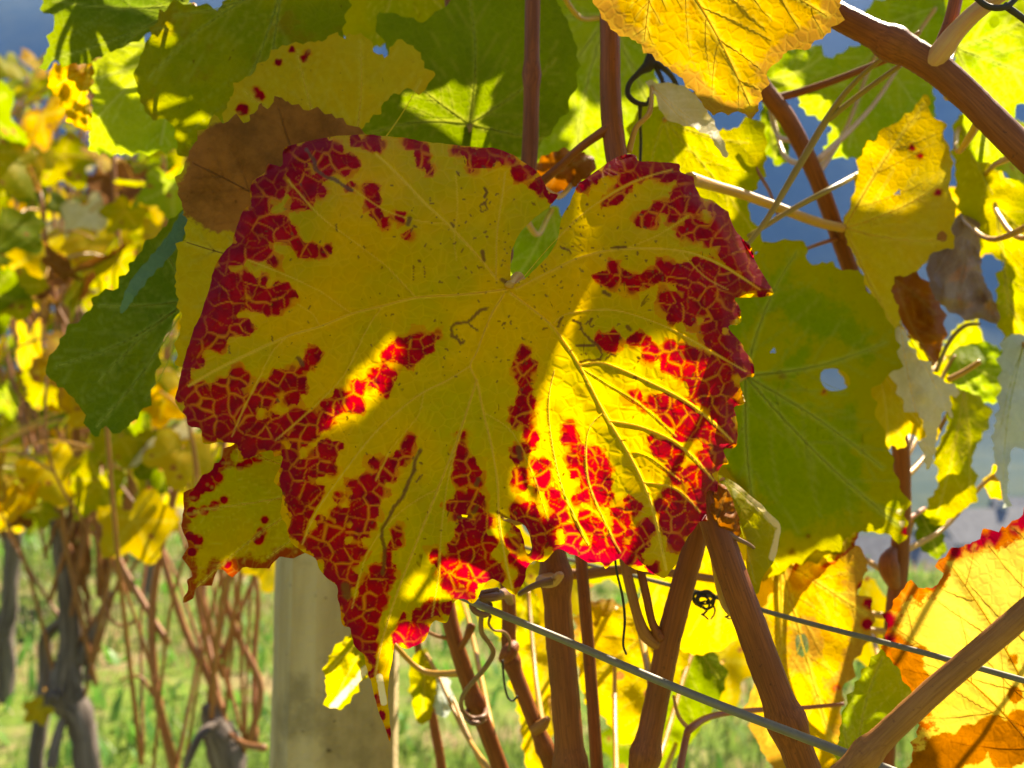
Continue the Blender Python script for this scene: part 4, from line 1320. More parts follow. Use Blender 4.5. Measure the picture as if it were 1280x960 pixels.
for k, (pts, d, m, o_, t_, lb) in enumerate([
    ([(1000, 130), (1025, 85), (1060, 62), (1100, 50), (1150, 60), (1165, 105), (1165, 165), (1130, 182), (1110, 172), (1095, 192), (1060, 197), (1030, 190), (1040, 160)], .58, 'green_light', (1100, 60), [(1060, 190), (1020, 120), (1160, 150)],
     'sunlit light green leaf behind the swollen cane node'),
    ([(950, 85), (1000, 55), (1030, 68), (1065, 100), (1045, 125), (1000, 112), (955, 125)], .55, 'green_light', (960, 100), [(1060, 105), (1030, 70)], 'small bright green leaf under the speckled yellow leaf'),
    ([(960, 120), (985, 150), (985, 195), (968, 205), (950, 160)], .56, 'green', (965, 125), [(970, 200)], 'narrow green leaf hanging beside the thin brown cane'),
    ([(1080, 15), (1130, -10), (1180, 0), (1170, 60), (1120, 66), (1085, 45)], .60, 'green_light', (1170, 10), [(1085, 40), (1120, 60)], 'light green leaf above the brown cane'),
    ([(1205, 40), (1240, 12), (1310, 5), (1310, 110), (1272, 130), (1262, 182), (1240, 202), (1215, 192), (1200, 120), (1194, 70)], .49, 'green_light', (1195, 60), [(1235, 198), (1300, 100), (1290, 20)], 'light green leaf with a ragged hole beyond the pink shoot'),
    ([(1195, 150), (1230, 170), (1245, 215), (1285, 240), (1290, 335), (1232, 312), (1200, 262)], .53, 'yellow_green', (1200, 160), [(1285, 325), (1280, 245)], 'yellow green leaf below the brown cane'),
    ([(1238, 245), (1310, 255), (1310, 480), (1272, 470), (1246, 375), (1256, 322), (1235, 290)], .50, 'yellow_green', (1245, 255), [(1300, 470), (1300, 300), (1260, 400)], 'long yellow green leaf at the end of the withered leaf'),
    ([(1190, 440), (1240, 430), (1270, 470), (1255, 500), (1215, 500), (1190, 480)], .58, 'green_light', (1195, 445), [(1262, 480), (1220, 495)], 'small green leaf below the withered leaf'),
    ([(1183, 488), (1217, 493), (1238, 520), (1215, 572), (1220, 620), (1192, 645), (1170, 657), (1158, 637), (1175, 600), (1168, 570), (1185, 530)], .54, 'yellow_green', (1205, 492), [(1170, 650), (1212, 615)], 'drooping yellow green leaf hanging before the village roofs'),
    ([(1148, 638), (1166, 648), (1180, 670), (1176, 698), (1160, 692), (1146, 675)], .55, 'green', (1150, 640), [(1172, 692)], 'small green leaf just above the glowing burnt leaf'),
    ([(1256, 425), (1295, 435), (1300, 555), (1264, 562), (1258, 632), (1250, 605), (1242, 552), (1250, 500)], .47, 'silver', (1280, 430), [(1254, 625), (1250, 540)], 'silvery leaf underside hanging to a thin point'),
    ([(1232, 615), (1240, 585), (1252, 588), (1252, 622)], .56, 'yellow', (1250, 590), [(1236, 614)], 'tiny yellow leaf beside the silvery leaf point'),
    ]):
    simple_leaf('corner' if pts[0][0] > 1190 and pts[0][1] < 480 else 'back', pts, d, m, o_, t_, lb, random.uniform(-.012, .012), random.uniform(-.012, .012), tooth=15, amp=3, seed=40 + k, ripple=.004,
                holes=[[(1236, 24), (1246, 20), (1250, 30), (1240, 36)]] if k == 4 else ())
simple_leaf('diag', [(897, 592), (925, 610), (945, 625), (965, 645), (976, 662), (970, 690), (956, 715), (946, 742), (935, 720), (934, 690), (929, 660), (915, 630)], .340, 'yellow_green', (905, 600), [(945, 735), (972, 665)],
    'pale folded flap of a yellow leaf over the reddish cane', .010, -.004, ripple=.003, tooth=40, amp=2, seed=60, pale=[(915 + 3 * i, 602 + 2.75 * i, 5) for i in range(20)] + [(974 - i, 664 + 4 * i, 4) for i in range(9)])
simple_leaf('fork', [(870, 590), (920, 590), (950, 640), (965, 730), (930, 790), (890, 815), (850, 812), (800, 775), (815, 705), (860, 690)], .46, 'yellow', (890, 600), [(955, 730), (895, 805), (810, 770)],
    'sunlit yellow leaf filling the gap between the forked cane and the reddish cane', .0, .012, tooth=20, amp=4, seed=61)
simple_leaf('diag', [(888, 612), (905, 606), (918, 632), (926, 665), (918, 676), (900, 672), (886, 655)], .332, 'rust', (890, 668), [(908, 612)], 'reddish bud leaf sitting on the node of the diagonal cane', 0, 0, tooth=20, amp=1, seed=62, curl=.008)
simple_leaf('back', [(930, 700), (985, 690), (1040, 675), (1078, 690), (1082, 715), (1070, 740), (1086, 750), (1091, 770), (1085, 800), (1070, 822), (1060, 850), (1050, 880), (1065, 985), (1000, 1000), (960, 950), (945, 920), (935, 880),
    (950, 830), (935, 760)], .47, 'yellow_brown', (975, 695), [(1085, 770), (1050, 960), (960, 940), (940, 830)], 'yellow brown spotted leaf with a red curled edge behind the second wire', .0, .008, tooth=20, amp=4.5, seed=63,
    red=[(1080, 735, 7), (1086, 755, 6), (1084, 780, 6), (1045, 860, 4)], holes=[[(995, 795), (1003, 790), (1010, 800), (1010, 815), (1000, 822), (995, 810)]])
simple_leaf('back', [(985, 720), (1010, 690), (1050, 665), (1075, 655), (1065, 685), (1040, 705), (1000, 735)], .462, 'yellow_red', (990, 725), [(1070, 660)], 'narrow yellow leaf tip with red edge under the olive green leaf', .0, .0, tooth=18, amp=1.5, seed=64)
simple_leaf('bright', [(1050, 980), (1052, 900), (1073, 850), (1090, 825), (1106, 811), (1122, 830), (1142, 862), (1126, 890), (1110, 912), (1096, 942), (1078, 985)], .365, 'green_light', (1072, 975), [(1106, 815), (1138, 862), (1055, 905)],
    'fresh light green leaf standing beside the tan cane', .006, .006, tooth=15, amp=3, seed=65)
R4 = [(1320, 620), (1282, 640), (1265, 657), (1240, 665), (1212, 680), (1186, 690), (1176, 702), (1178, 722), (1160, 738), (1136, 731), (1122, 746), (1108, 775), (1113, 800), (1104, 812), (1121, 832), (1142, 870), (1151, 900), (1140, 950),
      (1150, 1040), (1230, 1100), (1330, 1080), (1400, 950), (1400, 760)]
simple_leaf('bright', R4, .352, 'orange_burnt', (1330, 985), [(1110, 780), (1180, 695), (1290, 640), (1160, 1030), (1390, 760)], 'large glowing yellow leaf with orange burnt patches and red margin', .006, .010, tooth=17, amp=4, seed=66, soft=20,
    patch=[(1138, 835, 10), (1150, 850, 9), (1125, 820, 8), (1215, 930, 20), (1180, 945, 24), (1240, 915, 18), (1160, 955, 18), (1260, 935, 24), (1275, 900, 12), (1270, 870, 8), (1150, 815, 6), (1265, 825, 5)], curl=.002,
    red=[(1282, 650, 8), (1270, 660, 5), (1245, 667, 5), (1240, 675, 4), (1225, 675, 5), (1215, 683, 5), (1195, 690, 4), (1110, 775, 6), (1112, 800, 4), (1165, 728, 4)])
simple_leaf('fork', [(728, 805), (760, 770), (800, 748), (832, 742), (855, 770), (862, 820), (826, 880), (822, 902), (790, 932), (770, 916), (750, 890), (726, 860)], .52, 'yellow', (845, 760), [(735, 850), (790, 925), (770, 770)],
    'sunlit pale yellow leaf with brown spots under the wire', .0, -.008, tooth=17, amp=3, seed=67, patch=[(775, 845, 5), (768, 870, 4), (812, 868, 7)], soft=4)
simple_leaf('fork', [(722, 772), (748, 750), (775, 758), (770, 800), (742, 832), (722, 822)], .545, 'yellow_brown', (770, 760), [(728, 818)], 'shaded brownish yellow leaf behind the pale yellow leaf', tooth=15, amp=3, seed=68)
simple_leaf('fork', [(850, 810), (882, 803), (907, 850), (882, 902), (850, 942), (824, 952), (818, 902), (838, 870)], .54, 'green', (870, 808), [(830, 940), (900, 850)], 'plain green leaf low beside the forked cane', tooth=18, amp=2.5, seed=69)
simple_leaf('centre', [(640, 820), (680, 770), (705, 850), (684, 940), (662, 968), (650, 900)], .58, 'yellow', (690, 780), [(660, 955), (645, 840)], 'long yellow leaf hanging behind the thick brown cane', tooth=17, amp=3, seed=70)
simple_leaf('centre', [(630, 720), (665, 735), (672, 790), (640, 810), (612, 770)], .56, 'yellow_green', (660, 740), [(640, 800)], 'small yellow green leaf behind the slim cane', tooth=15, amp=3, seed=71)
simple_leaf('left', [(407, 850), (412, 820), (435, 795), (458, 786), (476, 808), (468, 830), (452, 850), (441, 870), (426, 886), (411, 880)], .44, 'yellow_green', (470, 792), [(418, 880), (410, 840)], 'small olive leaf with a pale ragged tip against the post', .0, .006,
    tooth=15, amp=2.6, seed=72, pale=[(416 + 2.6 * i, 884 - 3.0 * i, 4) for i in range(17)], soft=3)
simple_leaf('left', [(512, 832), (530, 812), (545, 840), (543, 880), (532, 905), (518, 892)], .56, 'yellow_green', (532, 818), [(528, 898)], 'narrow yellow green leaf hanging right beside the post', tooth=14, amp=2, seed=73)
simple_leaf('left', [(536, 850), (556, 840), (566, 880), (556, 895), (545, 890)], .57, 'silver', (550, 842), [(556, 890)], 'small pale leaf turned to the light beside the post', .0, -.02, tooth=14, amp=2, seed=74)
simple_leaf('main', [(628, 300), (658, 268), (692, 258), (708, 290), (694, 325), (665, 350), (640, 362), (628, 340)], .50, 'green_light', (690, 262), [(640, 355), (632, 305), (700, 310)], 'small lit green leaf seen through the notch of the crimson leaf', tooth=16, amp=2,
    seed=75, soft=8)
simple_leaf('main', [(672, 205), (700, 188), (738, 195), (742, 215), (705, 238), (676, 238)], .45, 'rust', (735, 198), [(680, 230)], 'rusty leaf remnant between the two upright canes', tooth=14, amp=2.5, seed=76, ripple=.006)

# ------------------------------------------------------------------ unseen leaves added towards the sun, outlines shaped as the shade they cast
T = .40                                        # how far up the sun's ray they hang


def overhead(key, pts, d, mat, t, label, seed):
    pts = np.array(pts, float)
    poly = serrate(pts, 30, 6, seed)
    dd = (lambda q: np.clip(main_tps(q), .294, .325)) if d < .35 else (lambda q: np.full(len(q), d))
    c = (PA(poly, dd(poly)) + S * t).mean(0)
    pts2, tris, ed = blade_grid(poly, [], 9)
    V = PA(pts2, dd(pts2)) + S * t
    r = np.random.default_rng(seed)
    V = V + S * (.010 * vnoise(pts2, 90, seed))[:, None]
    n = len(V)
    z = np.zeros(n)
    at = {'vein': z, 'edge': np.clip(ed / 80, 0, 1), 'red': z, 'line': z, 'patch': z, 'dark': z, 'pale': z, 'coord': np.column_stack([pts2 * K * d, np.full(n, seed)])}
    o = new_mesh_object('leaf', V, tris, M[mat], CANES[key][0], at)
    o['label'] = label
    q = nearest(key, c)
    tube('petiole', [c, (c + q) / 2 + [0, .01, .03], q], [.0012, .0012, .0018], M['petiole_orange'], o, 8, 6)
    return o


overhead('main', [(150, 110), (420, 90), (690, 130), (722, 240), (716, 290), (748, 325), (735, 345), (700, 408), (640, 400), (560, 402), (522, 404), (498, 414), (470, 440), (437, 475), (412, 520), (330, 570), (200, 560), (140, 400)], .31, 'yellow_green', T, 'unseen added leaf shaped to shade the crimson leaf', 1)
overhead('centre', [(522, 412), (560, 385), (640, 372), (692, 405), (692, 462), (676, 490), (668, 520), (652, 560), (640, 605), (642, 640), (600, 660), (560, 680), (530, 700), (505, 740), (480, 800), (470, 900), (380, 880), (280, 760), (260, 600), (340, 550), (425, 530), (458, 512), (485, 482), (500, 450)], .30, 'yellow', T + .03, 'unseen added leaf shaped to shade the crimson leaf', 2)
overhead('diag', [(738, 262), (762, 240), (790, 170), (860, 150), (980, 190), (1030, 320), (915, 376), (882, 392), (850, 411), (815, 421), (772, 438), (758, 453), (730, 455), (712, 418), (746, 352)], .31, 'yellow_green', T - .02, 'unseen added leaf shaped to shade the crimson leaf', 3)
overhead('main', [(628, 640), (650, 630), (692, 655), (690, 692), (640, 688)], .298, 'green', T - .05, 'unseen added leaf shaped to shade the crimson leaf', 4)
overhead('diag', [(900, 300), (1010, 270), (1150, 340), (1160, 480), (1150, 600), (1060, 690), (960, 740), (890, 660), (860, 500), (870, 380)], .45, 'green', T, 'unseen added leaf shaped to shade the crimson leaf', 5)

# ------------------------------------------------------------------ side shoots, stalks and tendrils of the foreground vine
e = CANES['corner'][0]
px_tube('side_shoot', [(1170, 78, .362, 24), (1180, 50, .362, 19), (1190, 20, .362, 17), (1200, -30, .365, 17)], M['cane'], e, 12, 8, .03, 1)
px_tube('side_shoot', [(1155, 92, .366, 16), (1166, 78, .36, 26), (1180, 60, .357, 27), (1195, 40, .355, 24), (1220, 15, .352, 22), (1260, -15, .35, 22)], M['cane_pale'], e, 14, 8, .02, 2)['label'] = 'pale pink and green side shoot'
px_tube('tendril', [(1215, -8, .345, 7), (1235, 8, .343, 8), (1258, 8, .343, 8), (1275, -8, .345, 8)], M['tendril_dark'], e, 8, 8)
px_tube('tendril', [(1255, 6, .344, 9), (1285, 28, .346, 8), (1320, 60, .35, 7)], M['tendril_dark'], e, 8, 8)
px_tube('stalk', [(925, 318, .40, 6), (960, 272, .40, 7), (1000, 205, .40, 9), (1033, 150, .40, 9), (1062, 110, .39, 7), (1100, 75, .38, 6), (1150, 40, .375, 6)], M['petiole_green'], e, 8, 6)
px_tube('stalk', [(1035, 150, .40, 8), (1075, 118, .39, 7), (1125, 82, .375, 7)], M['petiole_green'], e, 8, 6)
px_tube('stalk', [(935, 296, .43, 6), (990, 262, .43, 7), (1040, 235, .43, 7), (1066, 221, .455, 7), (1080, 213, .50, 6)], M['petiole_green'], e, 8, 6)
e = CANES['back'][0]
px_tube('side_shoot', [(960, 124, .472, 11), (985, 119, .474, 10), (1010, 112, .47, 10), (1050, 98, .46, 9), (1110, 74, .45, 8)], M['cane'], e, 8, 6)
px_tube('node', [(1118, 732, .517, 16), (1112, 714, .512, 25), (1111, 700, .511, 23), (1117, 686, .515, 10)], M['cane'], e, 12, 6)
px_tube('bud', [(1056, 300, .486, 8), (1052, 288, .482, 14), (1048, 276, .481, 7)], M['cane'], e, 10, 6)
px_tube('stalk', [(1050, 298, .486, 5), (1030, 303, .48, 5), (1005, 312, .475, 4)], M['petiole_red'], e, 8, 6)
px_tube('stalk', [(1125, 655, .515, 8), (1142, 645, .53, 7), (1155, 636, .545, 6)], M['petiole_red'], e, 8, 6)
px_tube('tendril', [(930, 175, .48, 4), (945, 210, .48, 4), (962, 240, .48, 4), (972, 270, .48, 3)], M['petiole_red'], e, 6, 6)
px_tube('tendril', [(1170, 465, .5, 5), (1185, 430, .5, 5), (1205, 408, .5, 5), (1225, 405, .5, 4)], M['petiole_green'], e, 6, 6)
px_tube('tendril', [(1185, 475, .52, 8), (1205, 465, .52, 8), (1225, 452, .52, 7)], M['petiole_orange'], e, 6, 6)
e = CANES['diag'][0]
px_tube('stalk', [(766, 157, .38, 15), (750, 167, .381, 12), (725, 185, .385, 11), (700, 208, .392, 11), (676, 228, .398, 12), (662, 238, .40, 13)], M['cane'], e, 10, 6)
px_tube('tendril', [(815, 62, .42, 11), (812, 80, .42, 17), (800, 90, .42, 9), (787, 104, .42, 7), (785, 118, .42, 7), (795, 128, .42, 7), (808, 130, .42, 6), (812, 122, .42, 5)], M['tendril_dark'], e, 8, 8)
px_tube('tendril', [(812, 76, .42, 9), (828, 84, .42, 8), (840, 96, .425, 7), (848, 112, .43, 6)], M['tendril_dark'], e, 8, 8)
px_tube('tendril', [(818, 80, .42, 6), (824, 92, .42, 6), (830, 106, .42, 5)], M['tendril_dark'], e, 8, 6)
px_tube('tendril', [(800, 132, .42, 6), (800, 150, .425, 4), (801, 175, .43, 4), (800, 205, .43, 4)], M['tendril_dark'], e, 6, 6)
px_tube('tendril', [(896, 652, .338, 8), (912, 668, .334, 7), (935, 680, .336, 5), (942, 685, .34, 4)], M['tendril_brown'], e, 8, 6)
e = CANES['fork'][0]
px_tube('side_shoot', [(826, 805, .378, 20), (808, 795, .377, 17), (797, 770, .376, 13), (788, 735, .376, 13), (780, 700, .378, 12), (770, 640, .385, 10)], M['cane_tan'], e, 10, 8, .03, 1)
px_tube('side_shoot', [(828, 798, .376, 16), (816, 780, .376, 11), (808, 745, .376, 11), (800, 708, .378, 11), (790, 650, .385, 10)], M['cane'], e, 10, 8, .03, 2)
px_tube('side_shoot', [(700, 715, .42, 10), (725, 718, .42, 14), (760, 714, .42, 13), (800, 712, .42, 12), (880, 722, .43, 10), (930, 730, .44, 9)], M['cane_tan'], e, 10, 8, .03, 3)
px_tube('stalk', [(846, 985, .39, 10), (857, 925, .40, 9), (864, 910, .40, 10), (890, 895, .41, 8), (940, 888, .42, 7), (1000, 885, .43, 6), (1055, 880, .43, 5)], M['petiole_red'], e, 8, 6)
px_tube('stalk', [(862, 912, .40, 6), (848, 895, .41, 5), (842, 870, .42, 4)], M['petiole_orange'], e, 8, 6)
e = CANES['main'][0]
px_tube('side_shoot', [(775, 1500, .415, 20), (752, 1100, .412, 18), (746, 960, .41, 17), (738, 840, .41, 16), (730, 740, .41, 16), (722, 650, .412, 15)], M['cane'], e, 10, 8, .03, 4)
px_tube('cut_spur', [(690, 722, .385, 14), (676, 726, .375, 14), (690, 728, .365, 13), (699, 720, .358, 12), (701, 716, .357, 7)], M['cane_pale'], e, 10, 6, .04, 5)['label'] = 'pale cut spur bleached by the sun'
px_tube('tendril', [(660, 735, .37, 6), (650, 742, .365, 6), (668, 732, .36, 8), (690, 726, .358, 10)], M['tendril_brown'], e, 8, 6)
px_tube('tendril', [(768, 690, .345, 3), (771, 715, .345, 3), (778, 745, .347, 3.4), (781, 775, .349, 3.4), (779, 805, .352, 3), (783, 818, .353, 3)], M['tendril_dark'], e, 6, 6)
e = CANES['left'][0]
px_tube('tendril', [(622, 738, .37, 8), (600, 742, .365, 7), (590, 752, .36, 8), (594, 764, .358, 8), (608, 768, .36, 8), (612, 756, .365, 8), (598, 752, .362, 7)], M['tendril_brown'], e, 8, 8)
px_tube('tendril', [(602, 766, .36, 6.5), (602, 790, .37, 6.5), (613, 806, .38, 6.5), (616, 818, .385, 7), (604, 838, .395, 6.5), (586, 858, .41, 6), (577, 874, .425, 6), (578, 888, .435, 6), (590, 898, .44, 7), (605, 895, .443, 7),
     (606, 884, .46, 7), (592, 882, .468, 7), (582, 894, .45, 7), (592, 904, .438, 7), (606, 900, .445, 6)], M['tendril_brown'], e, 8, 8)['label'] = 'curling brown tendril wound round its cane'
px_tube('side_shoot', [(572, 812, .45, 10), (582, 800, .445, 8), (588, 785, .44, 12), (590, 780, .44, 8)], M['cane'], e, 8, 6)
px_tube('stalk', [(560, 798, .45, 6), (546, 795, .45, 5), (535, 790, .452, 5)], M['cane_tan'], e, 8, 6)
px_tube('side_shoot', [(570, 1100, .60, 14), (552, 960, .60, 13), (545, 920, .60, 13), (536, 870, .60, 11), (524, 820, .60, 10), (510, 700, .60, 9)], M['cane'], e, 8, 8, .03, 7)
e = CANES['centre'][0]
px_tube('node', [(630, 824, .438, 15), (636, 815, .434, 21), (643, 806, .437, 15)], M['cane'], e, 10, 6)
px_tube('bud', [(668, 912, .44, 16), (678, 906, .437, 15), (685, 898, .435, 8)], M['cane_tan'], e, 10, 6)
px_tube('tendril', [(613, 770, .365, 4), (611, 780, .37, 3.5), (618, 788, .38, 3), (630, 790, .40, 4), (637, 800, .415, 4), (636, 812, .42, 4)], M['tendril_brown'], e, 6, 6)
px_tube('tendril', [(628, 825, .42, 3.5), (630, 850, .42, 3), (634, 870, .42, 3), (641, 876, .42, 3), (647, 870, .42, 3)], M['tendril_dark'], e, 6, 6)
px_tube('tendril_tie', [(600, 748, .36, 9), (618, 746, .365, 12), (632, 742, .40, 14), (638, 752, .42, 10)], M['tendril_brown'], e, 8, 6)

# trellis wires
w1 = px_tube('trellis_wire', [(455, 655, .565, 5), (520, 715, .43, 7), (590, 752, .345, 9), (700, 798, .337, 9.6), (860, 866, .324, 11), (1000, 920, .314, 12), (1120, 966, .305, 13), (1500, 1110, .28, 14)], M['wire'], None, 10, 10)
tag(w1, 'grey green trellis wire passing in front of the canes', 'wire')
w2 = px_tube('trellis_wire', [(470, 625, .57, 4.4), (580, 662, .545, 4.6), (690, 694, .52, 4.8), (800, 722, .456, 5.4), (890, 745, .414, 6), (1000, 776, .372, 6.7), (1140, 812, .331, 7.5), (1285, 852, .297, 8.4), (1500, 910, .26, 9)], M['wire'], None, 10, 8)
tag(w2, 'thin dark trellis wire with a knot of dry tendrils on it', 'wire')
kn = empty('dry_tendril', tuple(P(890, 750, .414)), 'dark dry tendril curls knotted on the thin wire', 'tendril')
_r = np.random.default_rng(9)
for cx, cy, n in ((876, 744, 3), (908, 748, 3)):
    for k in range(n):
        rad, ph, turns = _r.uniform(7, 13), _r.uniform(0, 6), _r.uniform(1.2, 2.2)
        x0, y0 = cx + _r.uniform(-6, 6), cy + _r.uniform(-3, 5)
        pp = []
        for i in range(14):
            a = ph + turns * 6.283 * i / 13
            rr = rad * (1 - .4 * i / 13) * _r.uniform(.8, 1.2)
            pp.append((x0 + rr * math.cos(a) + i * .5, y0 + rr * .85 * math.sin(a) + 13 * (i / 13) ** 2 * (k + .4), .412 + .004 * math.sin(a * .7 + k), 4.6 - 2.4 * i / 13))
        px_tube('curl', pp, M['tendril_dark'], kn, 6, 5, .08, k)

# ------------------------------------------------------------------ generic vine leaves for the canopy and the row behind
TEMPL = []


def leaf_templates():
    for k in range(5):
        out = grape_outline(100 + k) * 100
        pts, tris, ed = blade_grid(out, [], 9.0)
        veins = [np.array([(0, 0), (a, b)]) * 88. for a, b in ((0, 1.0), (.88, .47), (-.88, .47), (.6, -.45), (-.6, -.45))]
        vf = np.zeros(len(pts))
        for v in veins:
            d, _ = seg_dist(pts, v[:-1], v[1:])
            vf = np.maximum(vf, smooth(4, 1, d))
        u = pts / 100
        r = np.random.default_rng(k)
        z = .18 * (u ** 2).sum(1) * r.uniform(-1, 1.4) + .12 * np.abs(u[:, 0]) * r.uniform(-1, 1) + .07 * vnoise(pts, 45, 60 + k) + .10 * u[:, 0] * u[:, 1] * r.uniform(-1, 1)
        V = np.column_stack([u[:, 0], z, -u[:, 1]])
        # short stalk in the same blade piece
        n = len(V)
        zz = np.zeros(n)
        spots = circle_field(pts, [(r.uniform(-80, 80), r.uniform(-60, 90), r.uniform(3, 9)) for _ in range(4)], 4)
        TEMPL.append((V, tris, {'vein': vf, 'edge': np.clip(ed / 45, 0, 1), 'red': zz, 'line': zz, 'patch': spots, 'dark': zz, 'pale': zz, 'coord': np.column_stack([u * .055, np.full(n, k * 3.1)])}))


leaf_templates()
LEAF_MESH = {}


def leaf_copy(parent, pos, r, mat, yaw, pitch, roll, k, aim=None):
    """a leaf hung at pos; meshes are shared between alike leaves"""
    key = (k, mat)
    if key not in LEAF_MESH:
        V, F, at = TEMPL[k]
        o = new_mesh_object('leaf', V, F, M[mat], None, at)
        LEAF_MESH[key] = o.data
        bpy.data.objects.remove(o)
    o = bpy.data.objects.new('leaf', LEAF_MESH[key])
    C.objects.link(o)
    Mx = Matrix.Translation(Vector(pos)) @ Matrix.Rotation(yaw, 4, 'Z') @ Matrix.Rotation(pitch, 4, 'X') @ Matrix.Rotation(roll, 4, 'Y') @ Matrix.Scale(r, 4)
    o.parent = parent
    o.matrix_parent_inverse = parent.matrix_basis.inverted()
    o.matrix_basis = Mx
    return o


def stalk_to(o, pos, q, r=.0012):
    pos, q = np.asarray(pos, float), np.asarray(q, float)
    t = tube('petiole', [pos, (pos + q) / 2 + [0, .004, .012], q], [r, r, r * 1.4], M['petiole_orange'], None, 5, 3)
    t.parent = o
    t.matrix_parent_inverse = (o.parent.matrix_basis @ o.matrix_parent_inverse @ o.matrix_basis).inverted()
    return t


LIT = [P(x, y, .30) for x, y in ((465, 470), (440, 505), (505, 430), (700, 500), (690, 560), (760, 480), (830, 430), (880, 410), (900, 450), (900, 520), (850, 480), (800, 520), (800, 600), (860, 600), (760, 600), (700, 620),
                                   (720, 670), (780, 680), (840, 660), (600, 700), (570, 740), (540, 760), (510, 790), (620, 690), (725, 375), (755, 235), (520, 730), (820, 700), (290, 342))]


def added_shade_canopy():  # unseen leaves added above the frame to shade the upper left, sparing lit spots
    r = np.random.default_rng(77)
    n = 0
    for _ in range(400):
        if n >= 44:
            break
        d = r.uniform(.36, .62)
        tgt = P(r.uniform(-60, 560), r.uniform(-120, 560), d)
        need = (.50 * d - (tgt[2] - CAM_H)) / (S[2] - .50 * S[1])
        pos = tgt + S * max(need, .15) * r.uniform(1.0, 1.3)
        rad = r.uniform(.05, .068)
        if min(np.linalg.norm((pos - q) - S * ((pos - q) @ S)) for q in LIT) < rad * 1.0:
            continue
        key = ('left', 'centre', 'main')[n % 3]
        o = leaf_copy(CANES[key][0], pos, rad, ('green', 'yellow_green', 'green_spotted', 'yellow')[n % 4], r.uniform(-.7, .7), r.uniform(-1.1, -.3), r.uniform(-.6, .6), n % 5)
        stalk_to(o, pos, nearest(key, pos))
        n += 1


added_shade_canopy()


for k_, (key_, x_, y_, d_, m_) in enumerate([('left', 520, 705, .80, 'yellow'), ('left', 562, 735, .74, 'yellow_green'), ('centre', 612, 690, .72, 'yellow'), ('centre', 655, 790, .78, 'yellow_green'),
        ('main', 706, 745, .76, 'yellow'), ('fork', 765, 700, .70, 'yellow_green'), ('fork', 905, 850, .72, 'yellow'), ('diag', 1000, 915, .66, 'yellow_brown'), ('back', 935, 690, .66, 'yellow'),
        ('fork', 800, 960, .78, 'green'), ('back', 1075, 800, .70, 'yellow'), ('back', 1185, 470, .72, 'yellow_green'), ('corner', 1260, 210, .66, 'green_light'), ('corner', 1215, 300, .70, 'yellow')]):
    p_ = P(x_, y_ - 25, d_)
    o_ = leaf_copy(CANES[key_][0], p_, .034, m_, (-1) ** k_ * .5, -.3 + .15 * (k_ % 4), .25 * (k_ % 5) - .5, k_ % 5)
    stalk_to(o_, p_, nearest(key_, p_))


# ------------------------------------------------------------------ the next vines of the row
def vine(label, head, d, trunk, canes, nleaf, area, drange, seed, mats, rleaf=.055):
    r = np.random.default_rng(seed)
    g = P(head[0], head[1], d)
    base = (P(trunk[0][0], 480, d)[0], d, 0)
    v = empty('grapevine', base, label, 'grapevine', 'vines of the row behind')
    pts = [P(x, y, d + dd) for x, y, w, dd in trunk]
    foot = pts[0].copy()
    foot[2] = -.05
    rad = [w * K * d * .5 for x, y, w, dd in trunk]
    tube('trunk', [foot] + pts, [rad[0] * 1.25] + rad, M['trunk'], v, 12, 7, .16, seed)
    lines = []
    for k, c in enumerate(canes):
        w = c[0]
        pp = np.array([P(x, y, d + dd) for x, y, dd in c[1]])
        L = tube('trunk_arm' if w > 12 else 'cane', pp, np.linspace(1, .6, len(pp)) * w * K * d * .5, M['trunk'] if w > 12 else M['cane_far'], v, 8, 5, .12 if w > 12 else .05, seed + k)
        if w <= 12:
            lines.append(catmull(pp, 4))
    allp = np.concatenate(lines)
    for k in range(nleaf):
        x, y = r.uniform(area[0], area[2]), r.uniform(area[1], area[3])
        dd = r.uniform(*drange)
        pos = P(x, y, dd)
        q = allp[np.argmin(np.linalg.norm(allp - pos, axis=1))]
        if np.linalg.norm(q - pos) > .22:
            pos = q + (pos - q) / np.linalg.norm(q - pos) * r.uniform(.06, .22)
        o = leaf_copy(v, pos, rleaf * r.uniform(.55, 1.2), mats[r.integers(len(mats))], r.uniform(-1.4, 1.4), r.normal(-.35, .5), r.uniform(-.8, .8), int(r.integers(5)))
        if dd < 3.2:
            stalk_to(o, pos, q, .0013)
    return v


def fan(head, n, top, seed, w=9, spread=170, d=0.25):
    """shoots fanning up from a vine head"""
    r = np.random.default_rng(seed)
    out = []
    for k in range(n):
        x1 = head[0] + spread * (2 * (k + .5) / n - 1) + r.uniform(-25, 25)
        y1 = top + r.uniform(-40, 60)
        d1 = r.uniform(-d, d)
        xm = head[0] * .55 + x1 * .45 + r.uniform(-20, 20)
        ym = head[1] * .5 + y1 * .5
        x2 = head[0] * .15 + x1 * .85 + r.uniform(-22, 22)
        out.append((w * r.uniform(.7, 1.15), [(head[0] + r.uniform(-30, 30) * (1 if d > .22 else .7), head[1] + r.uniform(-60, 22), 0), (xm, ym, d1 * .4), (x2, ym * .45 + y1 * .55, d1 * .8), (x1, y1, d1)]))
    return out


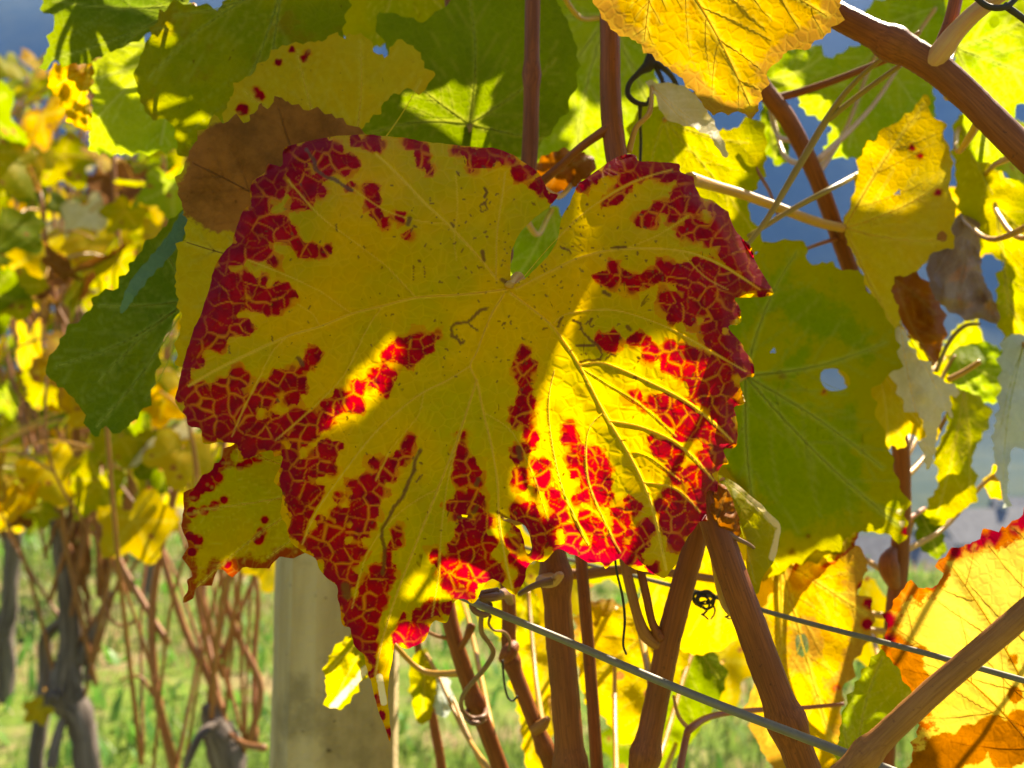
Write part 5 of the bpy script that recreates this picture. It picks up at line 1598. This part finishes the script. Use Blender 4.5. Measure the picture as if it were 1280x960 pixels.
GOLD = ['yellow', 'yellow', 'yellow', 'yellow_green', 'yellow_green', 'yellow_green', 'green', 'yellow_brown', 'green_spotted', 'green_light', 'green', 'gold', 'green_dark', 'yellow_green', 'yellow_green', 'pale', 'brown']
near_vine = vine('grapevine with bare orange brown canes rising from a low stump beside the post', (285, 930), 1.25,
     [(300, 1150, 46, 0), (290, 1020, 42, 0), (284, 945, 46, 0), (268, 905, 34, 0), (262, 880, 22, 0)],
     [(14, [(275, 900, 0), (250, 920, -.05), (232, 960, -.06)]),
      (12, [(232, 1010, 0), (216, 955, 0), (195, 860, 0), (190, 770, 0), (200, 690, 0), (222, 600, 0), (240, 500, .02), (250, 380, .05), (240, 220, .1), (235, 100, .1)]),
      (10, [(285, 915, 0), (262, 850, 0), (232, 790, 0), (205, 700, 0), (190, 620, .04), (170, 500, .1), (150, 330, .1), (140, 170, .1)]),
      (9, [(330, 935, -.1), (305, 930, -.05), (285, 915, 0)]),
      (10, [(310, 930, 0), (326, 862, 0), (300, 800, 0), (280, 740, 0), (272, 640, 0), (285, 520, .05), (300, 330, .1)]),
      (8, [(320, 930, 0), (318, 820, .05), (322, 740, .05), (300, 640, .05), (296, 560, .05)]),
      (9, [(262, 880, .1), (266, 800, .1), (254, 740, .1), (248, 660, .1), (255, 560, .1), (205, 300, .1)]),
      (9, [(210, 805, 0), (165, 730, .02), (145, 690, .03), (130, 640, .05), (120, 560, .1), (70, 380, .12), (50, 240, .1)]),
      (5, [(192, 870, 0), (180, 850, 0), (168, 845, 0), (150, 850, 0)]),
      (5, [(170, 775, .0), (155, 782, .0), (140, 775, .0), (125, 745, .0)]),
      (7, [(205, 690, .2), (100, 440, .2), (20, 300, .2), (-60, 200, .2)])] + fan((262, 890), 6, 470, 71, 6, 150, .2) + fan((285, 930), 7, 520, 72, 5.5, 90, .3) + fan((200, 1000), 6, 480, 73, 6, 170, .3),
     66, (-40, 110, 330, 600), (1.15, 1.5), 5, GOLD)
for k_, (x_, y_, d_, r_, m_) in enumerate([(168, 650, 1.14, .046, 'yellow'), (345, 690, 1.10, .040, 'yellow'), (228, 560, 1.15, .042, 'yellow'), (120, 600, 1.2, .045, 'yellow_green'), (60, 590, 1.25, .045, 'yellow'),
        (25, 620, 1.2, .03, 'gold'), (205, 500, 1.18, .03, 'gold'), (275, 600, 1.15, .036, 'green'), (150, 545, 1.2, .04, 'yellow_green'), (205, 575, 1.2, .036, 'green')]):
    o_ = leaf_copy(near_vine, P(x_, y_, d_), r_, m_, .35 * (-1) ** k_, -.2 - .2 * (k_ % 3), .3 * (k_ % 4) - .4, (k_ * 2) % 5)
    stalk_to(o_, P(x_, y_, d_), P(x_ + 22 * (-1) ** k_, y_ + 18, 1.26))
old_vine = vine('old gnarled grey grapevine with a forked trunk and one bright yellow leaf low on it', (85, 800), 2.3,
     [(112, 1080, 34, 0), (109, 960, 32, 0), (100, 900, 34, 0), (84, 872, 44, 0), (86, 830, 34, 0), (88, 790, 28, 0), (84, 740, 24, 0), (76, 690, 20, 0), (70, 650, 16, 0)],
     [(22, [(38, 1060, .05), (44, 960, .05), (54, 880, .05), (57, 830, .05), (56, 800, .03), (70, 782, 0), (86, 775, 0)]),
      (15, [(64, 960, -.05), (75, 910, -.03), (90, 880, 0)]), (14, [(66, 872, -.05), (72, 868, -.02), (84, 872, 0)]),
      (16, [(100, 830, 0), (112, 800, 0), (128, 765, 0), (140, 740, 0)]), (14, [(112, 850, 0), (116, 800, .02), (120, 770, .03)])]
     + fan((85, 745), 18, 150, 31, 6, 210, .35) + fan((100, 850), 9, 520, 33, 6, 160, .3) + fan((135, 745), 10, 330, 32, 7, 110, .3), 150, (-60, 60, 330, 650), (1.95, 2.7), 6, GOLD, .06)
_o = leaf_copy(old_vine, P(50, 886, 2.22), .034, 'yellow', .5, -.5, .9, 1)
_o['label'] = 'single bright yellow leaf caught low on the trunk'
stalk_to(_o, P(50, 886, 2.22), P(57, 860, 2.35))
vine('slim black grapevine trunk standing alone in the grass behind the gnarled vine', (18, 660), 3.1,
     [(6, 880, 22, 0), (8, 840, 22, 0), (6, 790, 24, 0), (12, 760, 20, 0), (14, 710, 20, 0), (18, 660, 24, 0)],
     fan((18, 660), 18, 120, 41, 6.5, 170, .5), 190, (-60, 60, 340, 620), (2.8, 3.7), 7, GOLD, .07)
vine('distant grapevine half hidden by canes beyond the black trunk', (190, 640), 4.6,
     [(188, 715, 15, 0), (190, 690, 14, 0), (186, 660, 14, 0), (192, 635, 13, 0)], fan((190, 640), 14, 120, 51, 5, 210, .6), 170, (-40, 70, 350, 620), (4.1, 5.3), 8, GOLD, .085)
vine('farthest grapevine of the row, low beside the post', (300, 640), 6.0,
     [(300, 655, 11, 0), (301, 645, 11, 0), (299, 630, 10, 0)], fan((300, 640), 7, 250, 61, 4, 120, .6), 70, (150, 180, 400, 620), (5.4, 6.6), 9, GOLD, .085)

# ------------------------------------------------------------------ the hazy valley air
hz = new_mesh_object('haze', [(x, y, z) for x in (-2900, 2900) for y in (-75, 1560) for z in (-62, 470)],
                     [(0, 1, 3), (0, 3, 2), (4, 6, 7), (4, 7, 5), (0, 4, 5), (0, 5, 1), (2, 3, 7), (2, 7, 6), (0, 2, 6), (0, 6, 4), (1, 5, 7), (1, 7, 3)], None, None, None, False)
hb = NB('haze_air')
pv = hb.n('ShaderNodeVolumePrincipled')
pv.inputs['Color'].default_value = (.15, .37, 1.0, 1)
pv.inputs['Density'].default_value = .00028
pv.inputs['Anisotropy'].default_value = .2
hb.l(pv.outputs[0], hb.out.inputs['Volume'])
hz.data.materials.append(hb.m)
tag(hz, 'pale blue haze filling the valley air', None, None, 'stuff')
